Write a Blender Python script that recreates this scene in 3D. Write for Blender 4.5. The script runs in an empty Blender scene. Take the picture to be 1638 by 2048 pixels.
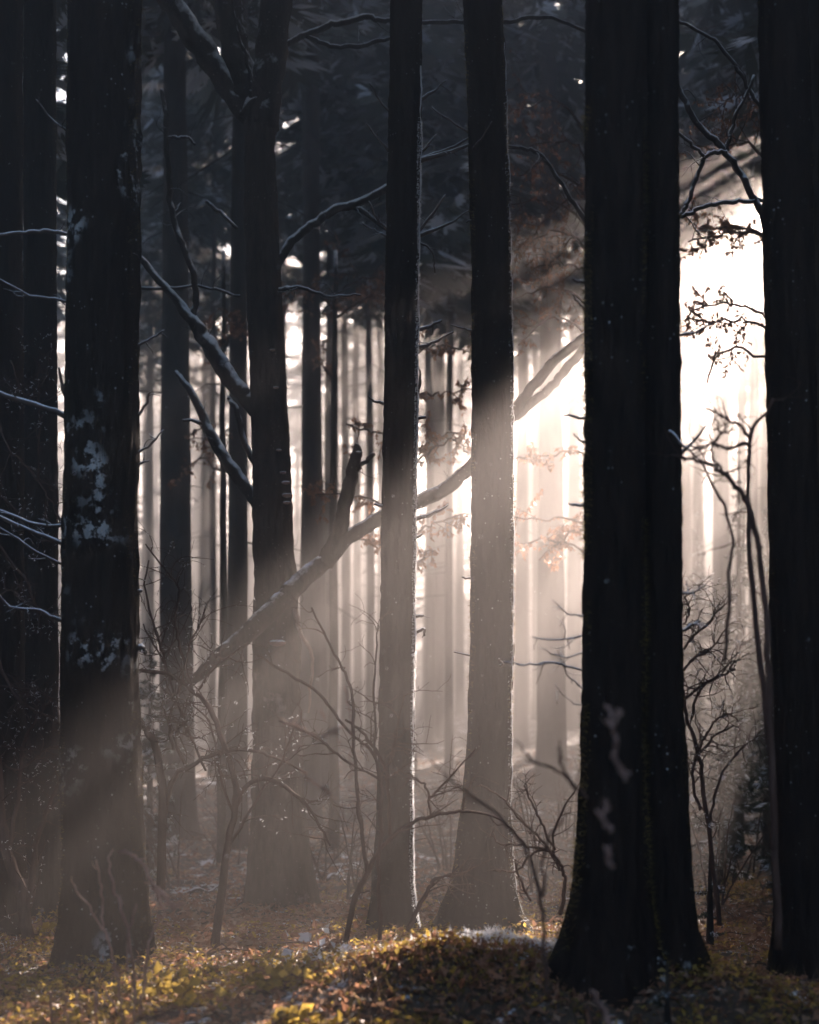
import bpy, math, random
import numpy as np
from mathutils import Vector

C = bpy.context.scene
COL = C.collection
R = math.radians
rng = np.random.default_rng(11)
random.seed(11)

# ---------------------------------------------------------------- camera
EYE = 1.5
FPX, PX0, PY0 = 2844.0, 819.0, 1250.0          # focal length in photo pixels, principal column, horizon row
cam_d = bpy.data.cameras.new("camera")
cam = bpy.data.objects.new("camera", cam_d)
COL.objects.link(cam)
cam.location = (0, 0, EYE)
cam.rotation_euler = (R(90), 0, 0)
cam_d.sensor_fit = 'VERTICAL'
cam_d.sensor_height = 36
cam_d.sensor_width = 28.8
cam_d.lens = 50
cam_d.shift_y = (PY0 - 1024) / 2048
cam_d.clip_start = 0.05
cam_d.clip_end = 2000
cam_d.dof.use_dof = True
cam_d.dof.focus_distance = 7.2
cam_d.dof.aperture_fstop = 1.9
C.camera = cam

# ---------------------------------------------------------------- light
SUN_AZ, SUN_EL = 20.8, 21.0                    # to the right of straight ahead, above the horizon
sd = Vector((math.sin(R(SUN_AZ)) * math.cos(R(SUN_EL)), math.cos(R(SUN_AZ)) * math.cos(R(SUN_EL)), math.sin(R(SUN_EL))))
KX, KZ = sd.x / sd.y, sd.z / sd.y              # sun ray slope per metre forward
w = bpy.data.worlds.new("World")
C.world = w
w.use_nodes = True
nt = w.node_tree
sky = nt.nodes.new('ShaderNodeTexSky')
sky.sky_type = 'NISHITA'
sky.sun_disc = False
sky.sun_elevation = R(SUN_EL)
sky.sun_rotation = R(SUN_AZ)
nt.links.new(sky.outputs[0], nt.nodes['Background'].inputs[0])
nt.nodes['Background'].inputs[1].default_value = 0.05
sl = bpy.data.lights.new("sun", 'SUN')
sl.energy = 5.0
sl.angle = R(0.5)
sl.color = (1.0, 0.82, 0.71)
so = bpy.data.objects.new("sun", sl)
COL.objects.link(so)
so.rotation_euler = sd.to_track_quat('Z', 'Y').to_euler()

C.view_settings.view_transform = 'Standard'
C.view_settings.look = 'None'
C.view_settings.exposure = 3.58
C.view_settings.gamma = 1
C.view_settings.use_curve_mapping = False
C.cycles.use_denoising = True
C.cycles.denoiser = 'OPENIMAGEDENOISE'
C.cycles.max_bounces = 6
C.cycles.diffuse_bounces = 2
C.cycles.glossy_bounces = 1
C.cycles.transmission_bounces = 3
C.cycles.volume_bounces = 0
C.cycles.sample_clamp_indirect = 4
C.cycles.use_adaptive_sampling = True
HAZE_DENSITY = 0.026
HAZE_TOP = 15.0

# ---------------------------------------------------------------- helpers
def W(px, py, Y):
    """the point that stands Y metres ahead at a column and row measured in the photograph"""
    return np.array(((px - PX0) / FPX * Y, Y, EYE - (py - PY0) / FPX * Y))

def _h(ix, iy, iz, seed):
    ix = np.asarray(ix)
    n = (ix * 374761393 + iy * 668265263 + iz * 2147483647 + seed * 974711) & 0xFFFFFFFF
    n = ((n ^ (n >> 13)) * 1274126177) & 0xFFFFFFFF
    n = ((n ^ (n >> 16)) * 2246822519) & 0xFFFFFFFF
    return ((n ^ (n >> 15)) & 0xFFFF) / 65535.0

def noise(x, y, z=0.0, seed=0):
    """value noise in 0..1"""
    x, y, z = np.broadcast_arrays(np.asarray(x, float), np.asarray(y, float), np.asarray(z, float))
    ix, iy, iz = np.floor(x).astype(np.int64), np.floor(y).astype(np.int64), np.floor(z).astype(np.int64)
    fx, fy, fz = x - ix, y - iy, z - iz
    fx, fy, fz = fx * fx * (3 - 2 * fx), fy * fy * (3 - 2 * fy), fz * fz * (3 - 2 * fz)
    o = 0
    for a in (0, 1):
        for b in (0, 1):
            for c in (0, 1):
                o = o + _h(ix + a, iy + b, iz + c, seed) * (fx if a else 1 - fx) * (fy if b else 1 - fy) * (fz if c else 1 - fz)
    return o

def fbm(x, y, z=0.0, seed=0, n=3):
    o, a, t = 0, 1.0, 0
    x, y, z = np.asarray(x, float), np.asarray(y, float), np.asarray(z, float)
    for k in range(n):
        o = o + a * noise(x * 2 ** k, y * 2 ** k, z * 2 ** k, seed + k * 17)
        t += a
        a *= 0.5
    return o / t

GY = np.array([-60, 0, 3.5, 5.0, 6.2, 8.0, 11, 15, 30, 60, 400.0])
GZ = np.array([0.25, 0.25, 0.16, 0.16, 0.04, -0.22, -0.50, -0.62, -0.62, -0.7, -0.7])
def ground(x, y):
    x, y = np.asarray(x, float), np.asarray(y, float)
    g = np.interp(y, GY, GZ)
    g = g + 0.23 * np.exp(-((x - 0.22) / 0.50) ** 2 - ((y - 5.15) / 0.42) ** 2) * (0.6 + 0.8 * fbm(x * 3.1, y * 3.1, 0, 15, 3))        # mossy hump in front of the middle trunks
    g = g + 0.10 * np.exp(-((x - 0.95) / 0.5) ** 2 - ((y - 5.1) / 0.45) ** 2)
    g = g + 0.06 * np.exp(-((x + 1.0) / 0.7) ** 2 - ((y - 4.4) / 0.35) ** 2)
    g = g + 0.12 * np.exp(-((x - 0.95) / 0.5) ** 2 - ((y - 8.4) / 0.4) ** 2)
    g = g + (fbm(x * 1.7, y * 1.7, 0, 5, 4) - 0.5) * 0.13 + (fbm(x * 9, y * 9, 0, 9, 2) - 0.5) * 0.03
    return g

class Mesh:
    """collects vertices and faces of ONE mesh"""
    def __init__(s):
        s.v, s.q, s.t, s.n = [], [], [], 0
        s.qm, s.tm = [], []
    def add(s, v, quads=None, tris=None, m=0):
        v = np.asarray(v, float).reshape(-1, 3)
        if quads is not None and len(quads):
            q = np.asarray(quads, np.int64).reshape(-1, 4) + s.n
            s.q.append(q)
            s.qm.append(np.broadcast_to(np.asarray(m), (len(q),)))
        if tris is not None and len(tris):
            t = np.asarray(tris, np.int64).reshape(-1, 3) + s.n
            s.t.append(t)
            s.tm.append(np.broadcast_to(np.asarray(m), (len(t),)))
        s.v.append(v)
        s.n += len(v)
    def build(s, name, mats, parent=None, smooth=True, base=None):
        me = bpy.data.meshes.new(name)
        v = np.concatenate(s.v) if s.v else np.zeros((0, 3))
        if parent is not None:
            q_ = parent
            while q_ is not None:
                v = v - np.array(q_.location)
                q_ = q_.parent
        elif base is not None:
            v = v - np.asarray(base)
        q = np.concatenate(s.q) if s.q else np.zeros((0, 4), np.int64)
        t = np.concatenate(s.t) if s.t else np.zeros((0, 3), np.int64)
        me.vertices.add(len(v))
        me.vertices.foreach_set('co', v.astype(np.float32).ravel())
        loops = np.concatenate([q.ravel(), t.ravel()]).astype(np.int32)
        me.loops.add(len(loops))
        me.loops.foreach_set('vertex_index', loops)
        me.polygons.add(len(q) + len(t))
        st = np.concatenate([np.arange(len(q)) * 4, len(q) * 4 + np.arange(len(t)) * 3]).astype(np.int32)
        me.polygons.foreach_set('loop_start', st)
        mats = mats if isinstance(mats, (list, tuple)) else [mats]
        for m in mats:
            me.materials.append(m)
        mi = np.concatenate([np.concatenate(s.qm) if s.qm else np.zeros(0, int), np.concatenate(s.tm) if s.tm else np.zeros(0, int)]).astype(np.int32)
        me.polygons.foreach_set('material_index', mi)
        me.polygons.foreach_set('use_smooth', np.full(len(q) + len(t), smooth))
        me.update(calc_edges=True)
        o = bpy.data.objects.new(name, me)
        COL.objects.link(o)
        if parent is not None:
            o.parent = parent
        elif base is not None:
            o.location = tuple(base)
        return o

def thing(name, label, cat, base, group=None):
    o = bpy.data.objects.new(name, None)
    COL.objects.link(o)
    o.empty_display_size = 0.2
    o.location = tuple(float(c) for c in base)
    o['label'], o['category'] = label, cat
    if group:
        o['group'] = group
    return o

def tag(o, label=None, cat=None, group=None, kind=None):
    for k, x in (('label', label), ('category', cat), ('group', group), ('kind', kind)):
        if x:
            o[k] = x
    return o

def spline(pts, n=6):
    """Catmull-Rom through the rows of pts (any number of columns)"""
    p = np.asarray(pts, float)
    if len(p) < 3:
        t = np.linspace(0, 1, n + 1)[:, None]
        return p[0] * (1 - t) + p[-1] * t
    e = np.vstack([2 * p[0] - p[1], p, 2 * p[-1] - p[-2]])
    out = []
    t = np.linspace(0, 1, n, endpoint=False)[:, None]
    for i in range(len(p) - 1):
        a, b, c, d = e[i], e[i + 1], e[i + 2], e[i + 3]
        out.append(0.5 * ((2 * b) + (-a + c) * t + (2 * a - 5 * b + 4 * c - d) * t ** 2 + (-a + 3 * b - 3 * c + d) * t ** 3))
    out.append(p[-1:])
    return np.vstack(out)

def tube(M, p, r, sides=6, m=0, rough=0.0, seed=0, cap=True):
    p = np.asarray(p, float)
    n = len(p)
    r = np.broadcast_to(np.asarray(r, float), (n,))
    T = np.gradient(p, axis=0)
    T /= np.linalg.norm(T, axis=1)[:, None] + 1e-9
    N = np.zeros((n, 3))
    a = np.array((1.0, 0, 0)) if abs(T[0, 0]) < 0.8 else np.array((0, 1.0, 0))
    for i in range(n):
        a = a - T[i] * a.dot(T[i])
        a /= np.linalg.norm(a) + 1e-9
        N[i] = a
    B = np.cross(T, N)
    th = np.arange(sides) * 2 * np.pi / sides
    rr = np.repeat(r[:, None], sides, 1)
    if rough:
        s = np.cumsum(np.r_[0, np.linalg.norm(np.diff(p, axis=0), axis=1)])
        rr = rr * (1 + rough * 2 * (fbm(np.cos(th)[None] * 1.6 + s[:, None] * 9, np.sin(th)[None] * 1.6, s[:, None] * 14, seed) - 0.5))
    v = p[:, None] + rr[..., None] * (np.cos(th)[None, :, None] * N[:, None] + np.sin(th)[None, :, None] * B[:, None])
    i = np.arange(n - 1)[:, None] * sides
    k = np.arange(sides)[None]
    k2 = (k + 1) % sides
    q = np.stack(np.broadcast_arrays(i + k, i + k2, i + sides + k2, i + sides + k), -1).reshape(-1, 4)
    v = v.reshape(-1, 3)
    tris = None
    if cap:
        v = np.vstack([v, p[0] - T[0] * r[0] * .2, p[-1] + T[-1] * r[-1] * .5])
        b0, b1 = n * sides, n * sides + 1
        kk = np.arange(sides)
        tris = np.vstack([np.stack([np.full(sides, b0), (kk + 1) % sides, kk], 1),
                          np.stack([np.full(sides, b1), (n - 1) * sides + kk, (n - 1) * sides + (kk + 1) % sides], 1)])
    M.add(v, q, tris, m)

def rand_dirs(n):
    d = rng.normal(size=(n, 3))
    return d / np.linalg.norm(d, axis=1)[:, None]

def unit(a):
    return a / (np.linalg.norm(a, axis=-1, keepdims=True) + 1e-9)

def leaves(M, pos, ax, nrm, ln, wd, fold=0.25, m=0):
    """leaf blades: two quads folded along the midrib, tapering to base and tip"""
    n = len(pos)
    ax = unit(ax)
    sdv = unit(np.cross(ax, nrm))
    up = np.cross(sdv, ax)
    ln = np.broadcast_to(ln, (n,))[:, None]
    wd = np.broadcast_to(wd, (n,))[:, None]
    c1 = pos + ax * ln * 0.55 - up * ln * 0.06
    tip = pos + ax * ln - up * ln * 0.16
    l = pos + ax * ln * 0.45 + sdv * wd * .5 + up * wd * fold
    r_ = pos + ax * ln * 0.45 - sdv * wd * .5 + up * wd * fold
    v = np.stack([pos, l, tip, r_, c1], 1).reshape(-1, 3)
    b = np.arange(n)[:, None] * 5
    t = np.concatenate([b + np.array([[0, 4, 1]]), b + np.array([[1, 4, 2]]), b + np.array([[0, 3, 4]]), b + np.array([[3, 2, 4]])])
    mm = np.tile(np.broadcast_to(np.asarray(m), (n,)), 4)
    M.add(v, None, t, mm)

def hairs(M, pos, d, ln, wd, m=0):
    n = len(pos)
    d = unit(d)
    s = unit(np.cross(d, rand_dirs(n))) * np.broadcast_to(wd, (n,))[:, None]
    v = np.stack([pos - s * .5, pos + s * .5, pos + d * np.broadcast_to(ln, (n,))[:, None]], 1).reshape(-1, 3)
    M.add(v, None, np.arange(3 * n).reshape(-1, 3), m)

# ---------------------------------------------------------------- materials
def mat(name):
    m = bpy.data.materials.new(name)
    m.use_nodes = True
    t = m.node_tree
    return m, t, t.nodes['Principled BSDF'], t.nodes['Material Output']

def N(t, kind, **kw):
    n = t.nodes.new(kind)
    for k, x in kw.items():
        if k in n.inputs:
            n.inputs[k].default_value = x
        else:
            setattr(n, k, x)
    return n

def ramp(t, fac, stops):
    r = t.nodes.new('ShaderNodeValToRGB')
    e = r.color_ramp.elements
    e[0].position, e[0].color = stops[0][0], (*stops[0][1], 1)
    e[1].position, e[1].color = stops[-1][0], (*stops[-1][1], 1)
    for p, c in stops[1:-1]:
        x = e.new(p)
        x.color = (*c, 1)
    t.links.new(fac, r.inputs[0])
    return r.outputs[0]

def mixc(t, fac, a, b):
    m = t.nodes.new('ShaderNodeMix')
    m.data_type = 'RGBA'
    for sock, x in ((m.inputs[0], fac), (m.inputs[6], a), (m.inputs[7], b)):
        if hasattr(x, 'is_linked'):
            t.links.new(x, sock)
        else:
            sock.default_value = x if isinstance(x, float) else (*x, 1)
    return m.outputs[2]

def snow_fac(t, lo=0.25, hi=0.6, scale=25.0, amount=0.35):
    """snow lies where the surface faces up, in broken patches"""
    g = N(t, 'ShaderNodeNewGeometry')
    sx = N(t, 'ShaderNodeSeparateXYZ')
    t.links.new(g.outputs['Normal'], sx.inputs[0])
    c = N(t, 'ShaderNodeTexCoord')
    nz = N(t, 'ShaderNodeTexNoise', Scale=scale, Detail=3.0)
    t.links.new(c.outputs['Object'], nz.inputs[0])
    ma = N(t, 'ShaderNodeMath', operation='MULTIPLY_ADD')
    t.links.new(nz.outputs[0], ma.inputs[0])
    ma.inputs[1].default_value = amount * 2
    t.links.new(sx.outputs[2], ma.inputs[2])
    mr = N(t, 'ShaderNodeMapRange')
    t.links.new(ma.outputs[0], mr.inputs[0])
    mr.inputs[1].default_value, mr.inputs[2].default_value = lo + amount, hi + amount
    return mr.outputs[0]

def bark(name, dark, light, lichen=None, lichen_amt=0.0, snow=False, bump=0.6, lich_scale=4.0, snow_at=(0.33, 0.62)):
    m, t, p, o = mat(name)
    c = N(t, 'ShaderNodeTexCoord')
    mp = N(t, 'ShaderNodeMapping')
    mp.inputs['Scale'].default_value = (1, 1, 0.28)
    t.links.new(c.outputs['Object'], mp.inputs[0])
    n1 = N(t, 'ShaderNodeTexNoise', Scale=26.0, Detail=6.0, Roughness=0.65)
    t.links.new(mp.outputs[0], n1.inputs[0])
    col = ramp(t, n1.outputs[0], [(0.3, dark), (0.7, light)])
    if lichen:
        n2 = N(t, 'ShaderNodeTexNoise', Scale=lich_scale, Detail=5.0, Roughness=0.62)
        t.links.new(c.outputs['Object'], n2.inputs[0])
        f = ramp(t, n2.outputs[0], [(0.60 - lichen_amt, (0, 0, 0)), (0.66 - lichen_amt, (1, 1, 1))])
        n5 = N(t, 'ShaderNodeTexNoise', Scale=2.6, Detail=2.0)
        t.links.new(c.outputs['Object'], n5.inputs[0])
        f5 = ramp(t, n5.outputs[0], [(0.54, (0, 0, 0)), (0.66, (1, 1, 1))])
        m5 = N(t, 'ShaderNodeMath', operation='MULTIPLY')
        t.links.new(f, m5.inputs[0])
        t.links.new(f5, m5.inputs[1])
        col = mixc(t, m5.outputs[0], col, lichen)
        n3 = N(t, 'ShaderNodeTexVoronoi', Scale=30.0)
        t.links.new(c.outputs['Object'], n3.inputs[0])
        f2 = ramp(t, n3.outputs['Distance'], [(0.10, (1, 1, 1)), (0.16, (0, 0, 0))])
        n4 = N(t, 'ShaderNodeTexNoise', Scale=7.0)
        t.links.new(c.outputs['Object'], n4.inputs[0])
        f3 = ramp(t, n4.outputs[0], [(0.5, (0, 0, 0)), (0.62, (1, 1, 1))])
        mu = N(t, 'ShaderNodeMath', operation='MULTIPLY')
        t.links.new(f2, mu.inputs[0])
        t.links.new(f3, mu.inputs[1])
        col = mixc(t, mu.outputs[0], col, lichen)
    if snow:
        col = mixc(t, snow_fac(t, *snow_at), col, (0.85, 0.87, 0.9))
    t.links.new(col, p.inputs['Base Color'])
    p.inputs['Roughness'].default_value = 0.85
    p.inputs['Specular IOR Level'].default_value = 0.08
    b = N(t, 'ShaderNodeBump', Strength=bump, Distance=0.025)
    t.links.new(n1.outputs[0], b.inputs['Height'])
    t.links.new(b.outputs[0], p.inputs['Normal'])
    return m

def leafy(name, c1, c2, trans=0.5, scale=6.0, rough=0.5, tcol=None):
    """thin leaf: diffuse mixed with light let through from behind"""
    m, t, p, o = mat(name)
    c = N(t, 'ShaderNodeTexCoord')
    n1 = N(t, 'ShaderNodeTexNoise', Scale=scale, Detail=2.0)
    t.links.new(c.outputs['Object'], n1.inputs[0])
    col = ramp(t, n1.outputs[0], [(0.35, c1), (0.65, c2)])
    t.links.new(col, p.inputs['Base Color'])
    p.inputs['Roughness'].default_value = rough
    p.inputs['Specular IOR Level'].default_value = 0.3
    tr = N(t, 'ShaderNodeBsdfTranslucent')
    if tcol:
        tr.inputs[0].default_value = (*tcol, 1)
    else:
        t.links.new(col, tr.inputs[0])
    mx = N(t, 'ShaderNodeMixShader')
    mx.inputs[0].default_value = trans
    t.links.new(p.outputs[0], mx.inputs[1])
    t.links.new(tr.outputs[0], mx.inputs[2])
    t.links.new(mx.outputs[0], o.inputs[0])
    return m

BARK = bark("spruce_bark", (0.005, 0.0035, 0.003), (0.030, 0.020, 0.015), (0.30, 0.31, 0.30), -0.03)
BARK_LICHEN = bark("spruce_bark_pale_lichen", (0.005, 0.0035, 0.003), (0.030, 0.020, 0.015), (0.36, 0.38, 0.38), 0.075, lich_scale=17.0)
BARK_BEECH = bark("beech_bark", (0.012, 0.009, 0.007), (0.055, 0.040, 0.033), (0.30, 0.24, 0.21), 0.0, snow=True, bump=0.6, snow_at=(0.15, 0.45))
BARK_LIMB = bark("leaning_limb_bark", (0.020, 0.014, 0.011), (0.085, 0.060, 0.048), (0.30, 0.24, 0.21), 0.0, snow=True, bump=0.8, snow_at=(0.62, 0.9))
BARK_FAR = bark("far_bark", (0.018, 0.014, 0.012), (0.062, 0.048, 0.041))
TWIG = bark("twig_bark", (0.045, 0.028, 0.022), (0.14, 0.085, 0.065), bump=0.3)
TWIG_SNOW = bark("snowy_twig_bark", (0.045, 0.032, 0.026), (0.12, 0.085, 0.07), snow=True, bump=0.3)
TWIG_PALE = bark("pale_twig_bark", (0.22, 0.15, 0.12), (0.40, 0.29, 0.24), bump=0.3)
NEEDLE = leafy("spruce_needles", (0.022, 0.034, 0.022), (0.05, 0.062, 0.036), 0.22, 3.0)
NEEDLE_SNOW = leafy("snowed_needles", (0.55, 0.60, 0.66), (0.8, 0.82, 0.86), 0.2, 3.0)
MOSS = leafy("moss", (0.11, 0.085, 0.025), (0.36, 0.26, 0.07), 0.55, 5.0)
FROST = leafy("frost", (0.75, 0.77, 0.8), (0.9, 0.9, 0.92), 0.5, 8.0)
LEAF_BROWN = leafy("withered_beech_leaf", (0.20, 0.095, 0.055), (0.42, 0.23, 0.14), 0.55, 12.0)
LEAF_YELLOW = leafy("yellow_bramble_leaf", (0.22, 0.16, 0.035), (0.66, 0.46, 0.10), 0.6, 9.0)
LEAF_GOLD = leafy("golden_leaf", (0.5, 0.36, 0.06), (0.62, 0.44, 0.08), 0.6, 9.0)
GRASS_DRY = leafy("dry_stalk", (0.30, 0.19, 0.12), (0.5, 0.34, 0.24), 0.4, 9.0)
FUNGUS = bark("bracket_fungus_flesh", (0.28, 0.16, 0.11), (0.42, 0.26, 0.19), snow=True, bump=0.2)

TWIG_LIT = leafy("sun_paled_twig", (0.26, 0.16, 0.13), (0.48, 0.33, 0.27), 0.4, 20.0)  # paler, translucent copy of the twig colour, carrying the glow of the sun

def ground_mat():
    m, t, p, o = mat("forest_floor")
    c = N(t, 'ShaderNodeTexCoord')
    n1 = N(t, 'ShaderNodeTexNoise', Scale=9.0, Detail=8.0, Roughness=0.7)
    t.links.new(c.outputs['Object'], n1.inputs[0])
    col = ramp(t, n1.outputs[0], [(0.3, (0.018, 0.013, 0.009)), (0.5, (0.06, 0.043, 0.028)), (0.7, (0.10, 0.072, 0.045))])
    n2 = N(t, 'ShaderNodeTexNoise', Scale=3.2, Detail=9.0, Roughness=0.72)
    t.links.new(c.outputs['Object'], n2.inputs[0])
    f = ramp(t, n2.outputs[0], [(0.56, (0, 0, 0)), (0.60, (1, 1, 1))])
    col = mixc(t, f, col, (0.78, 0.8, 0.84))
    t.links.new(col, p.inputs['Base Color'])
    p.inputs['Roughness'].default_value = 0.9
    b = N(t, 'ShaderNodeBump', Strength=0.8, Distance=0.04)
    t.links.new(n1.outputs[0], b.inputs['Height'])
    t.links.new(b.outputs[0], p.inputs['Normal'])
    return m
FLOOR = ground_mat()

# ---------------------------------------------------------------- ground
def axis(lo, hi, a, b, step, n_out):
    core = np.arange(a, b + step / 2, step)
    g = (np.linspace(0, 1, n_out + 1)[1:]) ** 2.2
    return np.concatenate([(a - (a - lo) * g)[::-1], core, b + (hi - b) * g])
gx = axis(-300, 300, -4.0, 4.5, 0.05, 40)
gy = axis(-120, 480, 3.0, 12.0, 0.05, 50)
GX, GYY = np.meshgrid(gx, gy)
gm = Mesh()
nx, ny = len(gx), len(gy)
ii = (np.arange(ny - 1)[:, None] * nx + np.arange(nx - 1)[None])
gm.add(np.stack([GX, GYY, ground(GX, GYY)], -1).reshape(-1, 3), np.stack([ii, ii + 1, ii + nx + 1, ii + nx], -1).reshape(-1, 4))
tag(gm.build("ground", FLOOR), kind='structure')

# ---------------------------------------------------------------- trunks, crowns, fuzz
def trunk_mesh(rows, Y, ztop, sides=64, dz=0.02, flare=0.0, flare_h=0.22, lobes=5, seed=0, rough=0.05, phase=0.0):
    """lofted trunk: rows = (photo row, left column, right column) measured from the photograph; goes on tapering above them"""
    rows = sorted(rows)
    zz = np.array([EYE - (r_[0] - PY0) / FPX * Y for r_ in rows])[::-1]
    cx = np.array([((r_[1] + r_[2]) / 2 - PX0) / FPX * Y for r_ in rows])[::-1]
    rr = np.array([(r_[2] - r_[1]) / 2 / FPX * Y for r_ in rows])[::-1]
    zg = float(ground(cx[0], Y)) - 0.25
    zf = zz[-1]
    z = np.concatenate([np.arange(zg, zf + 0.3, dz), np.linspace(zf + 0.35, ztop, 26)])
    slope = (cx[-1] - cx[max(-3, -len(cx))]) / (zz[-1] - zz[max(-3, -len(zz))])
    X = np.interp(z, zz, cx) + np.where(z > zf, (z - zf) * slope, 0) 
    rad = np.interp(z, zz, rr) * np.where(z > zf, np.clip((ztop - z) / (ztop - zf), 0.03, 1) ** 0.8, 1)
    th = np.arange(sides) * 2 * np.pi / sides
    ct, st = np.cos(th)[None], np.sin(th)[None]
    Z = z[:, None]
    r2 = rad[:, None] * (1 + 2 * rough * (fbm(ct * 1.3 + seed, st * 1.3, Z * 0.9, seed, 2) - .5)
                         + 3.2 * rough * (fbm(ct * 7, st * 7 + seed, Z * 4.5, seed + 3, 3) - .5)) + 0.018 * (fbm(ct * 16, st * 16, Z * 16, seed + 5, 2) - .5)
    if flare:
        g0 = float(ground(cx[0], Y))
        e = np.exp(-np.clip(Z - g0, -0.3, None) / flare_h)
        r2 = r2 + flare * e * (0.45 + 0.85 * np.clip(np.cos(lobes * th[None] + phase + seed + .6 * np.sin(2 * th[None] + seed)), 0, 1) ** 1.5)
    P = np.stack([X[:, None] + r2 * ct, Y + r2 * st + 0 * Z, Z + 0 * ct], -1)
    n = len(z)
    i = np.arange(n - 1)[:, None] * sides
    k = np.arange(sides)[None]
    k2 = (k + 1) % sides
    q = np.stack(np.broadcast_arrays(i + k, i + k2, i + sides + k2, i + sides + k), -1).reshape(-1, 4)
    M = Mesh()
    M.add(P.reshape(-1, 3), q)
    return M, P, z, (X, rad)

def fuzz(P, z, n, zlo, zhi, ln, wd, mode=None):
    """moss tufts and frost hairs rooted on a trunk surface"""
    k = np.where((z > zlo) & (z < zhi))[0]
    i = rng.choice(k, n)
    j = rng.integers(0, P.shape[1], n)
    j2 = (j + 1) % P.shape[1]
    f = rng.random(n)[:, None]
    i2 = np.minimum(i + 1, len(z) - 1)
    g = rng.random(n)[:, None]
    p = (P[i, j] * (1 - f) + P[i, j2] * f) * (1 - g) + P[i2, j] * g
    c = P[i].mean(1)
    nr = unit((p - c) * np.array([1, 1, 0]))
    keep = fbm(p[:, 0] * 6, p[:, 1] * 6, p[:, 2] * 3, 77, 2) > 0.36
    keep &= nr[:, 1] > -0.62
    if mode == 'right':
        keep = (nr[:, 0] > 0.80) & (rng.random(len(nr)) < .9)
    p, nr = p[keep], nr[keep]
    M = Mesh()
    hairs(M, p - nr * 0.002, nr + 0.7 * rand_dirs(len(p)) + np.array([0, 0, 0.15]), ln * rng.uniform(.4, 1.2, len(p)), wd)
    return M

def gap_mask(p):
    """True where a crown keeps its foliage: the rest is cut along sun rays to shape the light shafts"""
    v = p[:, 0] - KX * p[:, 1]
    land = p[:, 1] - (p[:, 2] - EYE) / KZ
    n1 = fbm(v * 1.1, land * 0.35, 0, 41, 2) - .5
    low = np.clip((land - 5.5) / 2, 0, 1)
    lim = np.interp(-v, [1.2, 1.7, 1.76, 2.3, 2.5, 3.5, 4.6], [1.4, 2.0, 3.3, 4.6, 5.4, 7.5, 8.2])
    lane = (v > -4.5 + 0.5 * n1) & (v < -1.52 + 0.3 * n1 + .30 * low) & (land > lim + 0.6 * n1 + 2.6 * (fbm(v * 4.2, land * 0.12, 5, 59, 2) - .5)) & (land < 11.8 + 2 * n1)
    rays = (land > 2.3) & (land < 6) & ((np.abs(v + 2.02) < .05) | (np.abs(v + 2.46) < .07) | (np.abs(v + 3.0) < .07))  # thin slots cut in the crowns to let single rays through
    v2 = rays | ((v > -3.56) & (v < -3.38) & (land > 3.6) & (land < 12))
    far = (land > 13) & (v < -3.5) & (fbm(v * 0.8, land * 0.3, 7, 47, 2) > 0.72)
    leak = (land > 9) & (fbm(v * 2.2, land * 1.1, 9, 53, 2) > 0.75)
    return ~(lane | v2 | far | leak)

def streak(p):
    """sprays kept in the cut lane to break the light into rays"""
    v = p[:, 0] - KX * p[:, 1]
    land = p[:, 1] - (p[:, 2] - EYE) / KZ
    edge_free = ((v > -2.92) & (v < -2.72)) | ((v > -2.34) & (v < -2.18))
    return (fbm(v * 4.2, land * 0.16, 3, 43, 2) > 0.63) & ~edge_free

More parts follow.
